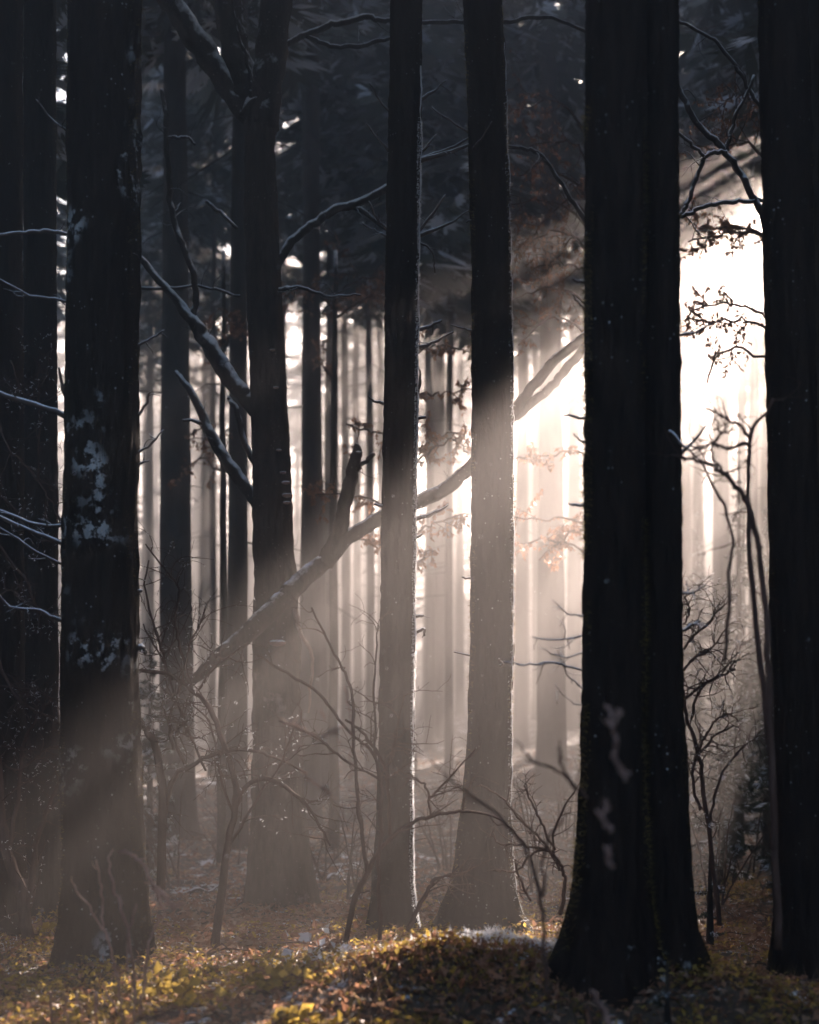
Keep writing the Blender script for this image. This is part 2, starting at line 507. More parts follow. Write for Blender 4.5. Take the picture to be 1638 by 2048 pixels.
def crown(x, y, zb, zt, rmax, seed, dens=1.0, mask=True):
    """spruce crown: whorls of drooping boughs, each with paired side sprays of needles"""
    g = np.random.default_rng(seed)
    H = np.arange(zb, zt - 0.05, 0.30 / dens)
    M = Mesh()
    hs = np.repeat(H, 6)
    n = len(hs)
    hs = hs + g.normal(0, .10, n)
    az = g.random(n) * 2 * np.pi
    fr = np.clip((zt - hs) / (zt - zb), 0.02, 1)
    L = rmax * np.clip(fr * 2.2, 0.15, 1) * g.uniform(.55, 1.1, n)
    k = 15
    tt = (np.arange(k) + .6) / k
    T = np.broadcast_to(tt[None], (n, k)) + g.uniform(-.03, .03, (n, k))
    dr = g.uniform(.12, .4, n)[:, None]
    out = np.stack([np.cos(az), np.sin(az)], -1)
    base = np.stack([x + out[:, :1] * L[:, None] * T, y + out[:, 1:] * L[:, None] * T, hs[:, None] - dr * L[:, None] * T + 0.12 * L[:, None] * T ** 3], -1)
    side = np.stack([-out[:, 1], out[:, 0]], -1)
    for s in (-1, 1):
        sl_ = (0.10 + 0.42 * np.sin(np.pi * np.clip(T, 0.05, 1) ** 0.8) ** .7)[..., None] * L[:, None, None] * 0.62 * g.uniform(.6, 1.25, (n, k, 1))
        d = np.concatenate([np.broadcast_to(s * side[:, None] + 0.55 * out[:, None], (n, k, 2)), -g.uniform(.15, .75, (n, k, 1))], -1)
        d = unit(d)
        p = base.reshape(-1, 3)
        dd = (d * sl_).reshape(-1, 3)
        pm = p + dd * .5
        keep = g.random(len(p)) < 0.92
        if mask:
            keep &= (gap_mask(p) & gap_mask(pm) & gap_mask(p + dd)) | streak(pm)
        p, dd = p[keep], dd[keep]
        # every spray is three narrow needle fans side by side so that its edge is ragged
        wv = unit(np.cross(dd, np.array([0, 0, 1.0])) + 0.5 * g.normal(size=p.shape))
        sn = (g.random(len(p)) < 0.2).astype(int)
        for a, lf in ((-2, .6), (-1, .85), (0, 1.0), (1, .8), (2, .55)):
            ww = (0.022 + 0.034 * g.random(len(p)))[:, None] * min(1.0, rmax / 1.3)
            e = p + dd * lf + wv * a * ww * 1.6
            mid = p + dd * lf * .5 + wv * a * ww * .9
            v = np.stack([p, mid + wv * ww * .8, e, mid - wv * ww * .8], 1).reshape(-1, 3)
            M.add(v, np.arange(len(v)).reshape(-1, 4), None, sn)
    # woody bough axes
    B = base[:, [0, 7, 14]]
    for b_, (lo, hi) in enumerate(((0, 1), (1, 2))):
        a0, a1 = B[:, lo], B[:, hi]
        u = np.array([0, 0, 0.012 * min(1.0, rmax / 1.3)])
        v = np.stack([a0 - u, a1 - u * .6, a1 + u * .6, a0 + u], 1)
        keep = (gap_mask((a0 + a1) / 2) & gap_mask(a0) & gap_mask(a1)) if mask else np.ones(n, bool)
        v = v[keep].reshape(-1, 3)
        M.add(v, np.arange(len(v)).reshape(-1, 4), None, 2)
    return M

def px_path(pts, Y, n=6, wob=0.0, seed=0):
    """a path read from the photograph: rows (column, row, width in pixels[, extra depth]) -> points and radii"""
    a = np.array([(p[0], p[1], p[2], p[3] if len(p) > 3 else 0.0) for p in pts], float)
    s = spline(a, n)
    d = Y + s[:, 3]
    P = np.stack([(s[:, 0] - PX0) / FPX * d, d, EYE - (s[:, 1] - PY0) / FPX * d], -1)
    if wob:
        t = np.arange(len(P)) * 0.7
        P = P + wob * np.stack([noise(t, 0.5, seed, 1) - .5, noise(t, 7.5, seed, 2) - .5, noise(t, 3.5, seed, 3) - .5], -1)
    return P, np.clip(s[:, 2], 1.0, None) / 2 / FPX * d

def side_twigs(M, P, rad, n, ln, seed, sides=4, lo=0.2, hi=1.0, up=0.4, gen=1, spread=1.0, tips=None, m=0):
    """side twigs along a path, recursively"""
    g = np.random.default_rng(seed)
    for _ in range(n):
        t = g.uniform(lo, hi) * (len(P) - 1)
        i = int(t)
        i = min(i, len(P) - 2)
        p = P[i] + (P[i + 1] - P[i]) * (t - i)
        ax = unit(P[i + 1] - P[i])
        d = unit(ax * g.uniform(.2, .9) + spread * g.normal(size=3) * .75 + np.array([0, 0, up * g.uniform(.2, 1)]))
        L = ln * g.uniform(.45, 1.1)
        k = 7
        pts = [p]
        c = g.normal(size=3) * .28
        for q in range(k):
            d = unit(d + c * .5 + g.normal(size=3) * .17)
            pts.append(pts[-1] + d * L / k)
        pts = np.array(pts)
        r0 = min(rad[i] * 0.6, 0.0034)
        rr = np.linspace(r0, max(r0 * .35, .0009), k + 1)
        rr = rr * np.where(np.arange(k + 1) % 2 == 0, 1.15, 0.95)
        tube(M, pts, rr, sides, m)
        if tips is not None:
            tips.append(pts)
        if gen > 1:
            side_twigs(M, pts, rr, 2 + int(g.random() * 2), ln * .55, seed * 7 + _ * 13 + 1, sides, .25, .95, up, gen - 1, spread, tips, m)

def beech_leaves(M, tips, per, seed, size=(.03, .052), drop=0.9):
    g = np.random.default_rng(seed)
    pos, ax = [], []
    for t in tips:
        k = g.poisson(per * 1.7)
        for _ in range(k):
            u = g.uniform(.15, 1) * (len(t) - 1)
            i = min(int(u), len(t) - 2)
            pos.append(t[i] + (t[i + 1] - t[i]) * (u - i))
            ax.append(g.normal(size=3) * .5 + np.array([0, 0, -drop]))
    if not pos:
        return
    pos, ax = np.array(pos), np.array(ax)
    ln = g.uniform(size[0], size[1], len(pos))
    leaves(M, pos, ax, unit(g.normal(size=pos.shape)), ln, ln * g.uniform(.35, .65, len(pos)), 0.35)

TREES = []
def main_spruce(label, Y, rows, ztop, m, flare, flare_h, seed, moss=1600, moss_z=(0, 9), zb=7.0, frost=0, lobes=5, phase=0.0, rcrown=1.9, cat='spruce', fz=(.016, .0022)):
    M, P, z, (X, rad) = trunk_mesh(rows, Y, ztop, flare=flare, flare_h=flare_h, seed=seed, lobes=lobes, phase=phase)
    base = (float(X[8]), Y, float(ground(X[8], Y)))
    t = thing("spruce_tree", label, cat, base, "big trunks in the foreground")
    M.build("trunk", m, t)
    if moss:
        fuzz(P, z, moss * 5, base[2], base[2] + moss_z[1], *fz).build("moss", MOSS, t)["kind"] = "stuff"
    if frost:  # frost added along the right edge alone, to whiten the rim light
        kz = np.arange(8, len(z))
        kz = kz[z[kz] < base[2] + 4.6]
        jj = P.shape[1] - 2
        ridge = P[kz, jj] + np.array([.001, 0, 0])
        Fm = Mesh()
        tube(Fm, ridge, (.0045 if frost > 1500 else .003) * (.4 + 1.2 * fbm(z[kz] * 5, seed, 0, 8, 3)), 6, 0, .5, seed)
        Fm.build("rime", FROST, t)
        fuzz(P, z, frost * 22, base[2], base[2] + 4.3, .014, .006, 'right').build("frost", FROST, t)["kind"] = "stuff"
    crown(float(X[-20]), Y, zb, ztop, rcrown, seed + 900).build("crown", [NEEDLE, NEEDLE_SNOW, TWIG], t, smooth=False)
    TREES.append((float(X[0]), Y))
    return t

def dead_branch(t, Y, pts, seed, n=3, ln=.10, m=None, name="dead_branch", wob=.012, gen=1):
    M = Mesh()
    P, r_ = px_path(pts, Y, 5, wob, seed)
    tube(M, P, r_, 6, 0, .25, seed)
    if n:
        side_twigs(M, P, r_, n, ln, seed + 5, 4, .2, .95, .1, gen)
    return M.build(name, m or TWIG_SNOW, t)

# left foreground spruce with pale lichen
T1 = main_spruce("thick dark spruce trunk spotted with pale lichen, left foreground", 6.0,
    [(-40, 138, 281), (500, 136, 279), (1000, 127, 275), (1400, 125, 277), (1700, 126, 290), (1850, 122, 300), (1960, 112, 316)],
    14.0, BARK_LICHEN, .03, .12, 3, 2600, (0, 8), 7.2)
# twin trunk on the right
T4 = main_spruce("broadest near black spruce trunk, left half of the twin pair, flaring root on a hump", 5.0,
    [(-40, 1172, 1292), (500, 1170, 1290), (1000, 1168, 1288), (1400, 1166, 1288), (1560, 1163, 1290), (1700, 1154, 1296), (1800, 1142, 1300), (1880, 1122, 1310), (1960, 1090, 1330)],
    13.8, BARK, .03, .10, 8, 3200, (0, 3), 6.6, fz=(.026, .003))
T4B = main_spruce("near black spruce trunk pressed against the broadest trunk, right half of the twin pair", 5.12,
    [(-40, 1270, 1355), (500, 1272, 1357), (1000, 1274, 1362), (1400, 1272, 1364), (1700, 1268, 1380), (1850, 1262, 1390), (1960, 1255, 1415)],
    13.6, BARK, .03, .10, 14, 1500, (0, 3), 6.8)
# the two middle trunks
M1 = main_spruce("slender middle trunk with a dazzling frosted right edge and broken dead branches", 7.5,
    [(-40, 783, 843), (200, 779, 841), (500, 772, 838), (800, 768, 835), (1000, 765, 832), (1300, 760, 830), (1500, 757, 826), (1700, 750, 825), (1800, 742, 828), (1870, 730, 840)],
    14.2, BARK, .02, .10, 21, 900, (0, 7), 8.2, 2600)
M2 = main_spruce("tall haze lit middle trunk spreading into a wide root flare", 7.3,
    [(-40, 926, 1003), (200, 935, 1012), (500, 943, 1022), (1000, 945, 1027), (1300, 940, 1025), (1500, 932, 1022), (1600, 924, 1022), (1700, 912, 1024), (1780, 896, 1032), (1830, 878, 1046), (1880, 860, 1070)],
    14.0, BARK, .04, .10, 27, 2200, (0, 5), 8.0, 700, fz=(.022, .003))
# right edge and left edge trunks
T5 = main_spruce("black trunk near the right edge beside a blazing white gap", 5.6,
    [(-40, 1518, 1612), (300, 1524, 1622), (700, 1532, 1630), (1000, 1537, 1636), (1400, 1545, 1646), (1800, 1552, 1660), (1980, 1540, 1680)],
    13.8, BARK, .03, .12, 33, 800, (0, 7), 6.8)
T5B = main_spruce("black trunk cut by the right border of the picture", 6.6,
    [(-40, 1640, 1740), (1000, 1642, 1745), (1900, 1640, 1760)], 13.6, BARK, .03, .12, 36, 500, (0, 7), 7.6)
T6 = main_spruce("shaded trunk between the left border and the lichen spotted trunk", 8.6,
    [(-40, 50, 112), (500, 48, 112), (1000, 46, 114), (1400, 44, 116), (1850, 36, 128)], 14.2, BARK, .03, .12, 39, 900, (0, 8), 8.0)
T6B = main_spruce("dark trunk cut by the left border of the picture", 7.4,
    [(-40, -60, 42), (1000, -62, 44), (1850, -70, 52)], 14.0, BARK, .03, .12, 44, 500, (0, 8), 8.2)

# broken dead branches of the middle trunks, read from the photograph
for t, Y, items in (
    (M1, 7.5, [([(838, 202, 9), (868, 183, 6), (892, 160, 3)], 1), ([(836, 312, 8), (855, 292, 5), (872, 268, 3)], 1),
               ([(838, 322, 12), (880, 310, 9), (940, 290, 6)], 2), ([(838, 318, 9), (890, 302, 7), (938, 276, 4)], 2),
               ([(836, 466, 7), (865, 428, 6), (891, 388, 3)], 2), ([(838, 472, 9), (880, 455, 6), (918, 436, 4), (940, 418, 3)], 2),
               ([(834, 660, 10), (858, 653, 7), (883, 640, 5)], 1), ([(834, 696, 8), (870, 684, 6), (907, 664, 4)], 1),
               ([(830, 836, 9), (852, 833, 6)], 0), ([(770, 808, 8), (752, 802, 6), (738, 795, 4)], 1), ([(832, 796, 7), (840, 770, 5), (838, 735, 3)], 0),
               ([(828, 1038, 10), (862, 1028, 8), (896, 1011, 4)], 1), ([(828, 1078, 8), (842, 1068, 5)], 0), ([(828, 1236, 9), (846, 1229, 6)], 1), ([(826, 1268, 8), (848, 1258, 6), (848, 1272, 4)], 1),
               ([(780, 225, 6), (762, 205, 4), (740, 168, 3)], 1), ([(778, 305, 6), (760, 282, 4), (733, 248, 3)], 1),
               ([(778, 462, 6), (756, 440, 5), (738, 404, 3)], 1), ([(778, 476, 5), (752, 462, 4), (724, 445, 3)], 1),
               ([(836, 485, 5), (855, 492, 4), (868, 515, 3), (870, 545, 3)], 1), ([(766, 1012, 7), (748, 1008, 5)], 0)]),
    (M2, 7.3, [([(945, 661, 6), (925, 657, 4), (903, 650, 3)], 0), ([(944, 1158, 5), (924, 1155, 4)], 0), ([(942, 1310, 5), (908, 1304, 3)], 0),
               ([(938, 266, 6), (905, 245, 4), (862, 215, 3)], 2), ([(940, 300, 6), (962, 280, 4, -.2), (984, 243, 3, -.25)], 1), ([(1000, 1330, 6, -.1), (1006, 1328, 5, -.2), (998, 1318, 4, -.3)], 0),
               ([(944, 440, 5), (932, 445, 3)], 0)]),
    (T4, 5.0, [([(1172, 565, 8), (1158, 563, 6), (1143, 559, 5)], 0), ([(1172, 622, 6), (1158, 606, 5), (1144, 589, 4)], 0), ([(1172, 838, 8), (1150, 834, 6), (1128, 830, 4)], 0),
               ([(1170, 887, 5), (1156, 876, 4), (1145, 867, 3)], 0), ([(1170, 1012, 8), (1152, 1010, 6), (1136, 1007, 4)], 0),
               ([(1168, 1230, 4), (1136, 1226, 3), (1103, 1200, 2)], 4), ([(1168, 1272, 5), (1120, 1280, 4), (1066, 1274, 2.5)], 5),
               ([(1168, 1304, 4), (1125, 1314, 3), (1076, 1296, 2)], 4), ([(1166, 1342, 5), (1110, 1325, 5), (1060, 1330, 4), (1003, 1322, 2)], 3),
               ([(1168, 1380, 4), (1145, 1360, 3), (1118, 1320, 2)], 3), ([(1165, 1412, 3), (1135, 1400, 2.5), (1110, 1368, 2)], 1)]),
    (T4B, 5.12, [([(1355, 671, 7), (1388, 665, 5), (1420, 650, 3)], 0), ([(1358, 912, 7), (1388, 882, 5), (1412, 849, 3)], 1), ([(1360, 1185, 6), (1395, 1182, 4), (1425, 1155, 2)], 3),
                 ([(1362, 1262, 7), (1385, 1250, 6), (1400, 1240, 4)], 2), ([(1340, 862, 6, -.15), (1366, 890, 5, -.2), (1400, 922, 4, -.2), (1440, 1000, 4, -.2)], 1)]),
    (T1, 6.0, [([(277, 692, 7), (300, 676, 5), (326, 662, 4)], 2), ([(276, 832, 6), (292, 810, 6), (300, 785, 4)], 1), ([(274, 905, 6), (300, 890, 5), (328, 860, 3)], 2), ([(275, 930, 5), (298, 920, 4)], 1),
               ([(274, 530, 9), (280, 520, 6)], 1), ([(272, 1182, 10), (284, 1184, 8)], 1), ([(272, 1292, 16), (284, 1296, 14), (291, 1310, 8)], 2),
               ([(150, 610, 6), (120, 600, 6), (60, 590, 5), (0, 560, 4)], 4), ([(140, 835, 14), (90, 815, 13), (40, 800, 12), (-10, 785, 11)], 3), ([(150, 830, 9), (130, 790, 8), (118, 735, 5)], 1),
               ([(135, 1050, 8), (70, 1048, 8), (-10, 1018, 9)], 3), ([(130, 1090, 10), (60, 1060, 10), (-10, 1030, 9)], 4), ([(125, 1130, 6), (60, 1095, 6), (-5, 1050, 4)], 5),
               ([(128, 1245, 8), (80, 1222, 7), (20, 1212, 6), (-10, 1180, 5)], 5), ([(145, 470, 8), (100, 462, 8), (50, 466, 8), (0, 470, 8)], 1), ([(150, 272, 4), (110, 245, 4), (72, 198, 2)], 2)]),
):
    for k, (pts, n) in enumerate(items):
        dead_branch(t, Y, pts, int(Y * 100) + k, n)

# ---------------------------------------------------------------- forked beech
YB = 9.0
rowsB = [(190, 484, 552), (300, 490, 548), (450, 492, 556), (600, 495, 564), (700, 498, 570), (850, 503, 577), (1000, 505, 582), (1100, 508, 588), (1200, 508, 598), (1400, 507, 602), (1600, 505, 608), (1700, 500, 616), (1780, 492, 628)]
Mb, Pb, zb_, (Xb, radb) = trunk_mesh(rowsB, YB, EYE - (120 - PY0) / FPX * YB, flare=.03, flare_h=.15, seed=51, rough=.07)
B = thing("beech_tree", "forked beech with snow dusted limbs and bracket fungi right of the lichen trunk", "beech", (float(Xb[8]), YB, float(ground(Xb[8], YB))))
Mb.build("trunk", BARK_LIMB, B)
fuzz(Pb, zb_, 700, -1, 7, .02, .003).build("moss", MOSS, B)["kind"] = "stuff"
limbs = [
    ([(515, 225, 70), (485, 205, 52), (440, 150, 46), (395, 80, 46), (340, 0, 44), (300, -70, 40)], 4, 'limb'),
    ([(505, 240, 60), (490, 180, 58), (468, 90, 56), (450, -60, 54)], 0, 'limb'),
    ([(525, 260, 66), (532, 180, 62), (545, 90, 64), (555, -60, 62)], 0, 'limb'),
    ([(500, 195, 8, -.3), (500, 150, 7, -.3), (490, 105, 7, -.3), (472, 60, 6, -.3), (466, -10, 5, -.3)], 2, 'limb'),
    ([(372, 1374, 8, -.34), (392, 1356, 20, -.33), (430, 1322, 30, -.32), (485, 1276, 37, -.30), (535, 1230, 40, -.26), (570, 1196, 39, -.18), (600, 1164, 37, -.1), (645, 1128, 35), (690, 1082, 31), (735, 1052, 29), (800, 1018, 29), (850, 998, 29), (900, 970, 28), (950, 925, 26), (1000, 860, 25), (1040, 808, 23), (1090, 742, 21), (1175, 668, 18)], 3, 'limb'),
    ([(650, 1128, 34), (672, 1080, 34), (685, 1035, 30), (695, 985, 28), (705, 940, 24), (714, 905, 20), (711, 890, 10)], 2, 'limb'),
    ([(1005, 850, 16), (1050, 815, 20), (1110, 766, 18), (1140, 730, 18), (1180, 680, 14)], 0, 'limb'),
    ([(698, 955, 12), (722, 930, 10), (748, 908, 9)], 1, 'limb'),
    ([(540, 850, 30), (505, 812, 32), (470, 768, 34), (440, 728, 34), (408, 675, 30), (375, 628, 22), (335, 580, 16), (285, 522, 12), (262, 498, 10)], 4, 'limb'),
    ([(385, 640, 14), (392, 600, 13), (386, 545, 13), (360, 480, 13), (343, 420, 12), (336, 330, 11), (331, 240, 10), (325, 180, 7)], 6, 'limb'),
    ([(336, 275, 8), (352, 276, 7), (375, 275, 6), (392, 290, 4)], 1, 'limb'),
    ([(545, 1050, 28), (512, 1002, 28), (485, 965, 26), (450, 918, 24), (420, 865, 20), (385, 790, 14), (352, 742, 8)], 5, 'limb'),
    ([(420, 852, 10), (395, 842, 8), (366, 840, 5)], 2, 'limb'),
    ([(560, 990, 12), (535, 965, 13), (505, 920, 14), (485, 870, 13), (470, 815, 11), (457, 795, 8)], 1, 'limb'),
    ([(548, 545, 16), (562, 515, 18), (590, 478, 18), (622, 452, 18), (660, 425, 18), (710, 406, 18), (785, 372, 15)], 3, 'limb'),
    ([(690, 412, 12), (720, 420, 11), (780, 462, 10)], 1, 'limb'),
    ([(548, 105, 12), (575, 88, 13), (640, 56, 13), (690, 44, 13), (735, 32, 12), (760, 42, 11), (800, 42, 10), (850, 45, 9), (930, 45, 9), (1010, 44, 9), (1060, 34, 9), (1110, 38, 8), (1172, 62, 7)], 4, 'limb'),
    ([(612, 72, 9), (660, 90, 10), (710, 94, 10), (750, 82, 9), (790, 76, 7)], 1, 'limb'),
    ([(560, 580, 12, -.2), (595, 575, 8, -.3), (650, 590, 6, -.3), (720, 590, 4, -.3)], 4, 'limb'),
    ([(1015, 292, 8), (1060, 300, 8), (1090, 318, 8), (1130, 380, 9), (1172, 442, 9)], 4, 'limb'),
    ([(412, 404, 8), (440, 426, 8), (474, 454, 7)], 0, 'limb'),
    ([(280, 575, 7), (340, 578, 7), (400, 572, 6), (480, 592, 6)], 2, 'limb'),
    ([(660, 1128, 14), (632, 1170, 11), (615, 1190, 6)], 0, 'root'),
]
LIMB = {}
SUB = {5: 4, 6: 4, 7: 4, 9: 8, 10: 8, 12: 11, 15: 14, 17: 16}
for k, (pts, n, nm) in enumerate(limbs[:-1]):
    Ml = Mesh()
    P, r_ = px_path(pts, YB, 7, .02, 60 + k)
    big = pts[0][2] > 20
    tube(Ml, P, r_, 22 if big else 8, 0, .30 if big else .2, 60 + k)
    if n:
        side_twigs(Ml, P, r_, n, .22, 160 + k, 5, .2, .95, .3, 2)
    LIMB[k] = Ml.build('side_branch' if k in SUB else nm, BARK_LIMB if k in (4, 5, 6, 7) else BARK_BEECH, LIMB[SUB[k]] if k in SUB else B)
# rooty sucker glowing below the limb
Ml = Mesh()
P, r_ = px_path([(590, 1215, 10, -.15), (600, 1262, 8, -.15), (618, 1295, 8, -.15), (626, 1325, 7, -.15), (620, 1385, 5, -.15), (618, 1425, 3, -.15)], YB, 6, .02, 90)
tube(Ml, P, r_, 6, 0, .2, 3)
Ml.build("sucker", TWIG_PALE, B)
# bracket fungi: snow capped shelves
def fungus(px, py, wpx, Y, yaw=0.0):
    c = W(px, py, Y)
    a = wpx / 2 / FPX * Y
    th = np.linspace(0, 2 * np.pi, 15)[:-1]
    rings = []
    for hh, rr in ((-.45, .15), (-.38, .6), (-.15, .95), (0, 1.0), (.16, .9), (.28, .6), (.33, .1)):
        rings.append(np.stack([a * rr * np.cos(th), a * .75 * rr * np.sin(th) + 0 * th, a * hh + 0 * th], -1))
    v = np.concatenate(rings) + c
    v += (rng.random(v.shape) - .5) * a * .1
    i = np.arange(6)[:, None] * 14
    k = np.arange(14)[None]
    q = np.stack(np.broadcast_arrays(i + k, i + (k + 1) % 14, i + 14 + (k + 1) % 14, i + 14 + k), -1).reshape(-1, 4)
    M = Mesh()
    M.add(v, q)
    M.build("bracket_fungus", FUNGUS, B)
for f in ((543, 1218, 32, YB - .2), (583, 1200, 14, YB - .18), (572, 965, 18, YB - .1), (575, 990, 22, YB - .1), (574, 1005, 16, YB - .12), (566, 945, 14, YB - .1), (558, 900, 12, YB - .14),
          (555, 1285, 34, YB - .16), (545, 700, 12, YB - .15), (552, 775, 12, YB - .14)):
    fungus(*f)

# ---------------------------------------------------------------- young beeches with withered leaves
def young_beech(label, stem, Y, sprays, seed, per=5.0, group="young beeches still holding brown leaves"):
    P, r_ = px_path(stem, Y, 6, .03, seed)
    t = thing("young_beech", label, "young beech", (P[0][0], P[0][1], float(ground(P[0][0], P[0][1]))), group)
    M = Mesh()
    P[0][2] = float(ground(P[0][0], P[0][1])) - .05
    tube(M, P, r_, 8, 0, .12, seed)
    M.build("stem", BARK_BEECH, t)
    L = Mesh()
    for k, s in enumerate(sprays):
        M = Mesh()
        Q, rq = px_path(s[0], Y, 6, .05, seed + k)
        tube(M, Q, rq, 5)
        tips = [Q[len(Q) // 3:]]
        side_twigs(M, Q, rq, s[1], s[2], seed + 31 * k + 7, 4, .15, 1.0, -.05, 2, .8, tips)
        M.build("branch", TWIG, t)
        beech_leaves(L, tips, s[3] if len(s) > 3 else per, seed + k, (.018, .034) if Y < 9 else (.028, .048))
    L.build("leaves", LEAF_BROWN, t)["kind"] = "stuff"
    return t
young_beech("young beech of brown leaves filling the gap left of the broadest trunk", [(1215, 1850, 26), (1212, 1400, 22), (1205, 1000, 20), (1200, 600, 16), (1195, 200, 10)], 10.5, [
    ([(1200, 330, 8), (1150, 235, 6), (1100, 200, 4), (1060, 215, 3)], 7, .35, 2.4),
    ([(1200, 430, 8), (1150, 370, 6), (1090, 330, 4), (1035, 350, 3)], 9, .40, 2.4),
    ([(1200, 480, 8), (1150, 430, 6), (1090, 400, 4), (1030, 405, 3)], 9, .40, 2.4),
    ([(1200, 560, 8), (1140, 470, 6), (1080, 470, 4), (1030, 500, 3)], 9, .35, 2.4),
    ([(1200, 640, 8), (1150, 590, 5), (1100, 575, 4), (1045, 590, 3)], 8, .35, 2.4),
    ([(1205, 720, 7), (1150, 650, 5), (1095, 640, 4), (1035, 690, 3)], 6, .3),
    ([(1200, 380, 7), (1160, 300, 5), (1120, 280, 4), (1060, 290, 3)], 8, .35, 2.4),
    ([(1200, 520, 7), (1150, 480, 5), (1110, 520, 4), (1080, 580, 3)], 9, .35, 2.4),
    ([(1200, 450, 7), (1140, 400, 5), (1090, 440, 4), (1060, 480, 3)], 9, .35, 2.4),
    ([(1200, 600, 7), (1160, 540, 5), (1110, 530, 4), (1060, 540, 3)], 9, .35, 2.4),
    ([(1205, 950, 7), (1150, 905, 5), (1090, 910, 4), (1030, 915, 3)], 6, .22, 6),
    ([(1208, 1080, 7), (1150, 1040, 5), (1090, 1040, 4), (1030, 1030, 3)], 9, .28, 6),
    ([(1208, 1130, 7), (1150, 1095, 5), (1090, 1080, 4), (1035, 1085, 3)], 9, .28, 6),
    ([(1208, 1100, 7), (1170, 1060, 5), (1130, 1075, 4), (1075, 1120, 3)], 6, .24, 6)], 301)
young_beech("young beech of brown leaves half hidden behind the slender frosted trunk", [(800, 1830, 24), (800, 1400, 20), (800, 1000, 16), (798, 500, 10)], 10.2, [
    ([(798, 900, 7), (770, 870, 5), (730, 860, 4), (690, 845, 3)], 4, .22, 5),
    ([(800, 1060, 7), (760, 1010, 5), (700, 990, 4), (635, 985, 3)], 6, .22, 6),
    ([(800, 1130, 7), (770, 1095, 5), (740, 1080, 4), (700, 1075, 3)], 4, .22, 6),
    ([(800, 930, 7), (850, 890, 5), (890, 870, 4), (935, 860, 3)], 7, .28, 6),
    ([(800, 960, 7), (845, 915, 5), (900, 880, 4), (935, 905, 3)], 6, .26, 6),
    ([(800, 1100, 7), (840, 1060, 5), (880, 1040, 4), (940, 1025, 3)], 6, .22, 5),
    ([(800, 1160, 7), (830, 1130, 5), (850, 1110, 4), (870, 1100, 3)], 5, .22, 5),
    ([(800, 740, 7), (840, 700, 5), (880, 690, 4), (935, 700, 3)], 6, .25, 4),
    ([(800, 800, 6), (850, 790, 5), (900, 785, 4), (940, 780, 3)], 5, .18, 5)], 302)
young_beech("leafy young beech in the dim upper gap beside the fork of the beech", [(668, 1700, 22), (666, 1300, 18), (668, 900, 14), (672, 500, 8)], 13.0, [
    ([(668, 620, 6), (630, 580, 5), (600, 575, 4), (570, 590, 3)], 8, .35),
    ([(668, 600, 6), (700, 570, 5), (740, 555, 4), (775, 560, 3)], 10, .40),
    ([(668, 640, 6), (710, 610, 5), (745, 590, 4), (775, 595, 3)], 8, .35),
    ([(666, 760, 5), (650, 740, 4), (640, 720, 3)], 4, .25)], 303)
young_beech("young beech with dangling leaves in the white gap right of the twin trunks", [(1560, 1800, 26), (1556, 1300, 20), (1552, 800, 16), (1550, 200, 9)], 8.6, [
    ([(1550, 500, 8), (1490, 465, 6), (1430, 470, 4), (1375, 480, 3)], 10, .25, 6),
    ([(1550, 480, 8), (1480, 455, 6), (1420, 455, 4), (1385, 450, 3)], 10, .22, 7),
    ([(1550, 640, 7), (1490, 615, 5), (1440, 610, 4), (1375, 620, 3)], 8, .18, 6),
    ([(1550, 660, 7), (1490, 640, 5), (1430, 640, 4), (1370, 635, 3)], 8, .20, 5),
    ([(1550, 720, 6), (1480, 700, 5), (1440, 705, 4), (1415, 760, 3)], 6, .22, 5),
    ([(1550, 330, 7), (1500, 290, 6), (1450, 290, 4), (1400, 310, 3)], 8, .35, 5),
    ([(1550, 250, 7), (1500, 200, 6), (1470, 190, 4), (1440, 215, 3)], 7, .35, 5)], 304)
young_beech("sparse young beech with few leaves between the lichen trunk and the forked beech", [(440, 1800, 20), (446, 1300, 16), (446, 900, 12), (448, 500, 7)], 12.0, [
    ([(446, 700, 6), (470, 660, 4), (490, 640, 3)], 6, .25, 4), ([(446, 720, 6), (425, 680, 4), (400, 660, 3)], 6, .25, 4),
    ([(446, 900, 6), (410, 850, 4), (380, 870, 3)], 6, .25, 4), ([(446, 950, 6), (410, 920, 4), (365, 930, 3)], 5, .25, 4)], 305)

# bent limbs crossing the gap beside the black right trunk
t = thing("elder_bush", "tall dark bush with zigzag branches leaning across the white gap on the right", "bush", (float(W(1560, 1950, 4.6)[0]), 4.6, float(ground(1.15, 4.6))))
for k, pts in enumerate((
    [(1560, 1900, 16), (1540, 1500, 13), (1512, 1250, 12), (1498, 1000, 10), (1500, 880, 8), (1545, 800, 6)],
    [(1552, 1700, 14), (1540, 1400, 13), (1530, 1200, 12), (1505, 1040, 11), (1480, 985, 10), (1440, 940, 9), (1395, 925, 7), (1360, 912, 5)],
    [(1500, 890, 8), (1460, 895, 7), (1420, 890, 5), (1380, 905, 4)],
    [(1498, 880, 7), (1480, 850, 6), (1450, 835, 5), (1420, 820, 4)],
    [(1440, 940, 5), (1425, 900, 5), (1440, 870, 4), (1470, 858, 3)],
    [(1450, 1330, 7), (1462, 1150, 7), (1462, 1060, 6), (1440, 990, 5), (1400, 920, 4)])):
    Ml = Mesh()
    P, r_ = px_path(pts, 4.6 - .1 * (k % 3), 7, .02, 700 + k)
    tube(Ml, P, r_, 7, 0, .15, k)
    side_twigs(Ml, P, r_, 6, .13, 720 + k, 4, .3, 1, .2, 2)
    Ml.build("branch", TWIG, t)
t = thing("crooked_beech", "crooked thin tree whose forking limbs cross behind the black right trunk", "beech", (float(W(1590, 1800, 7.0)[0]), 7.0, float(ground(1.9, 7.0))))
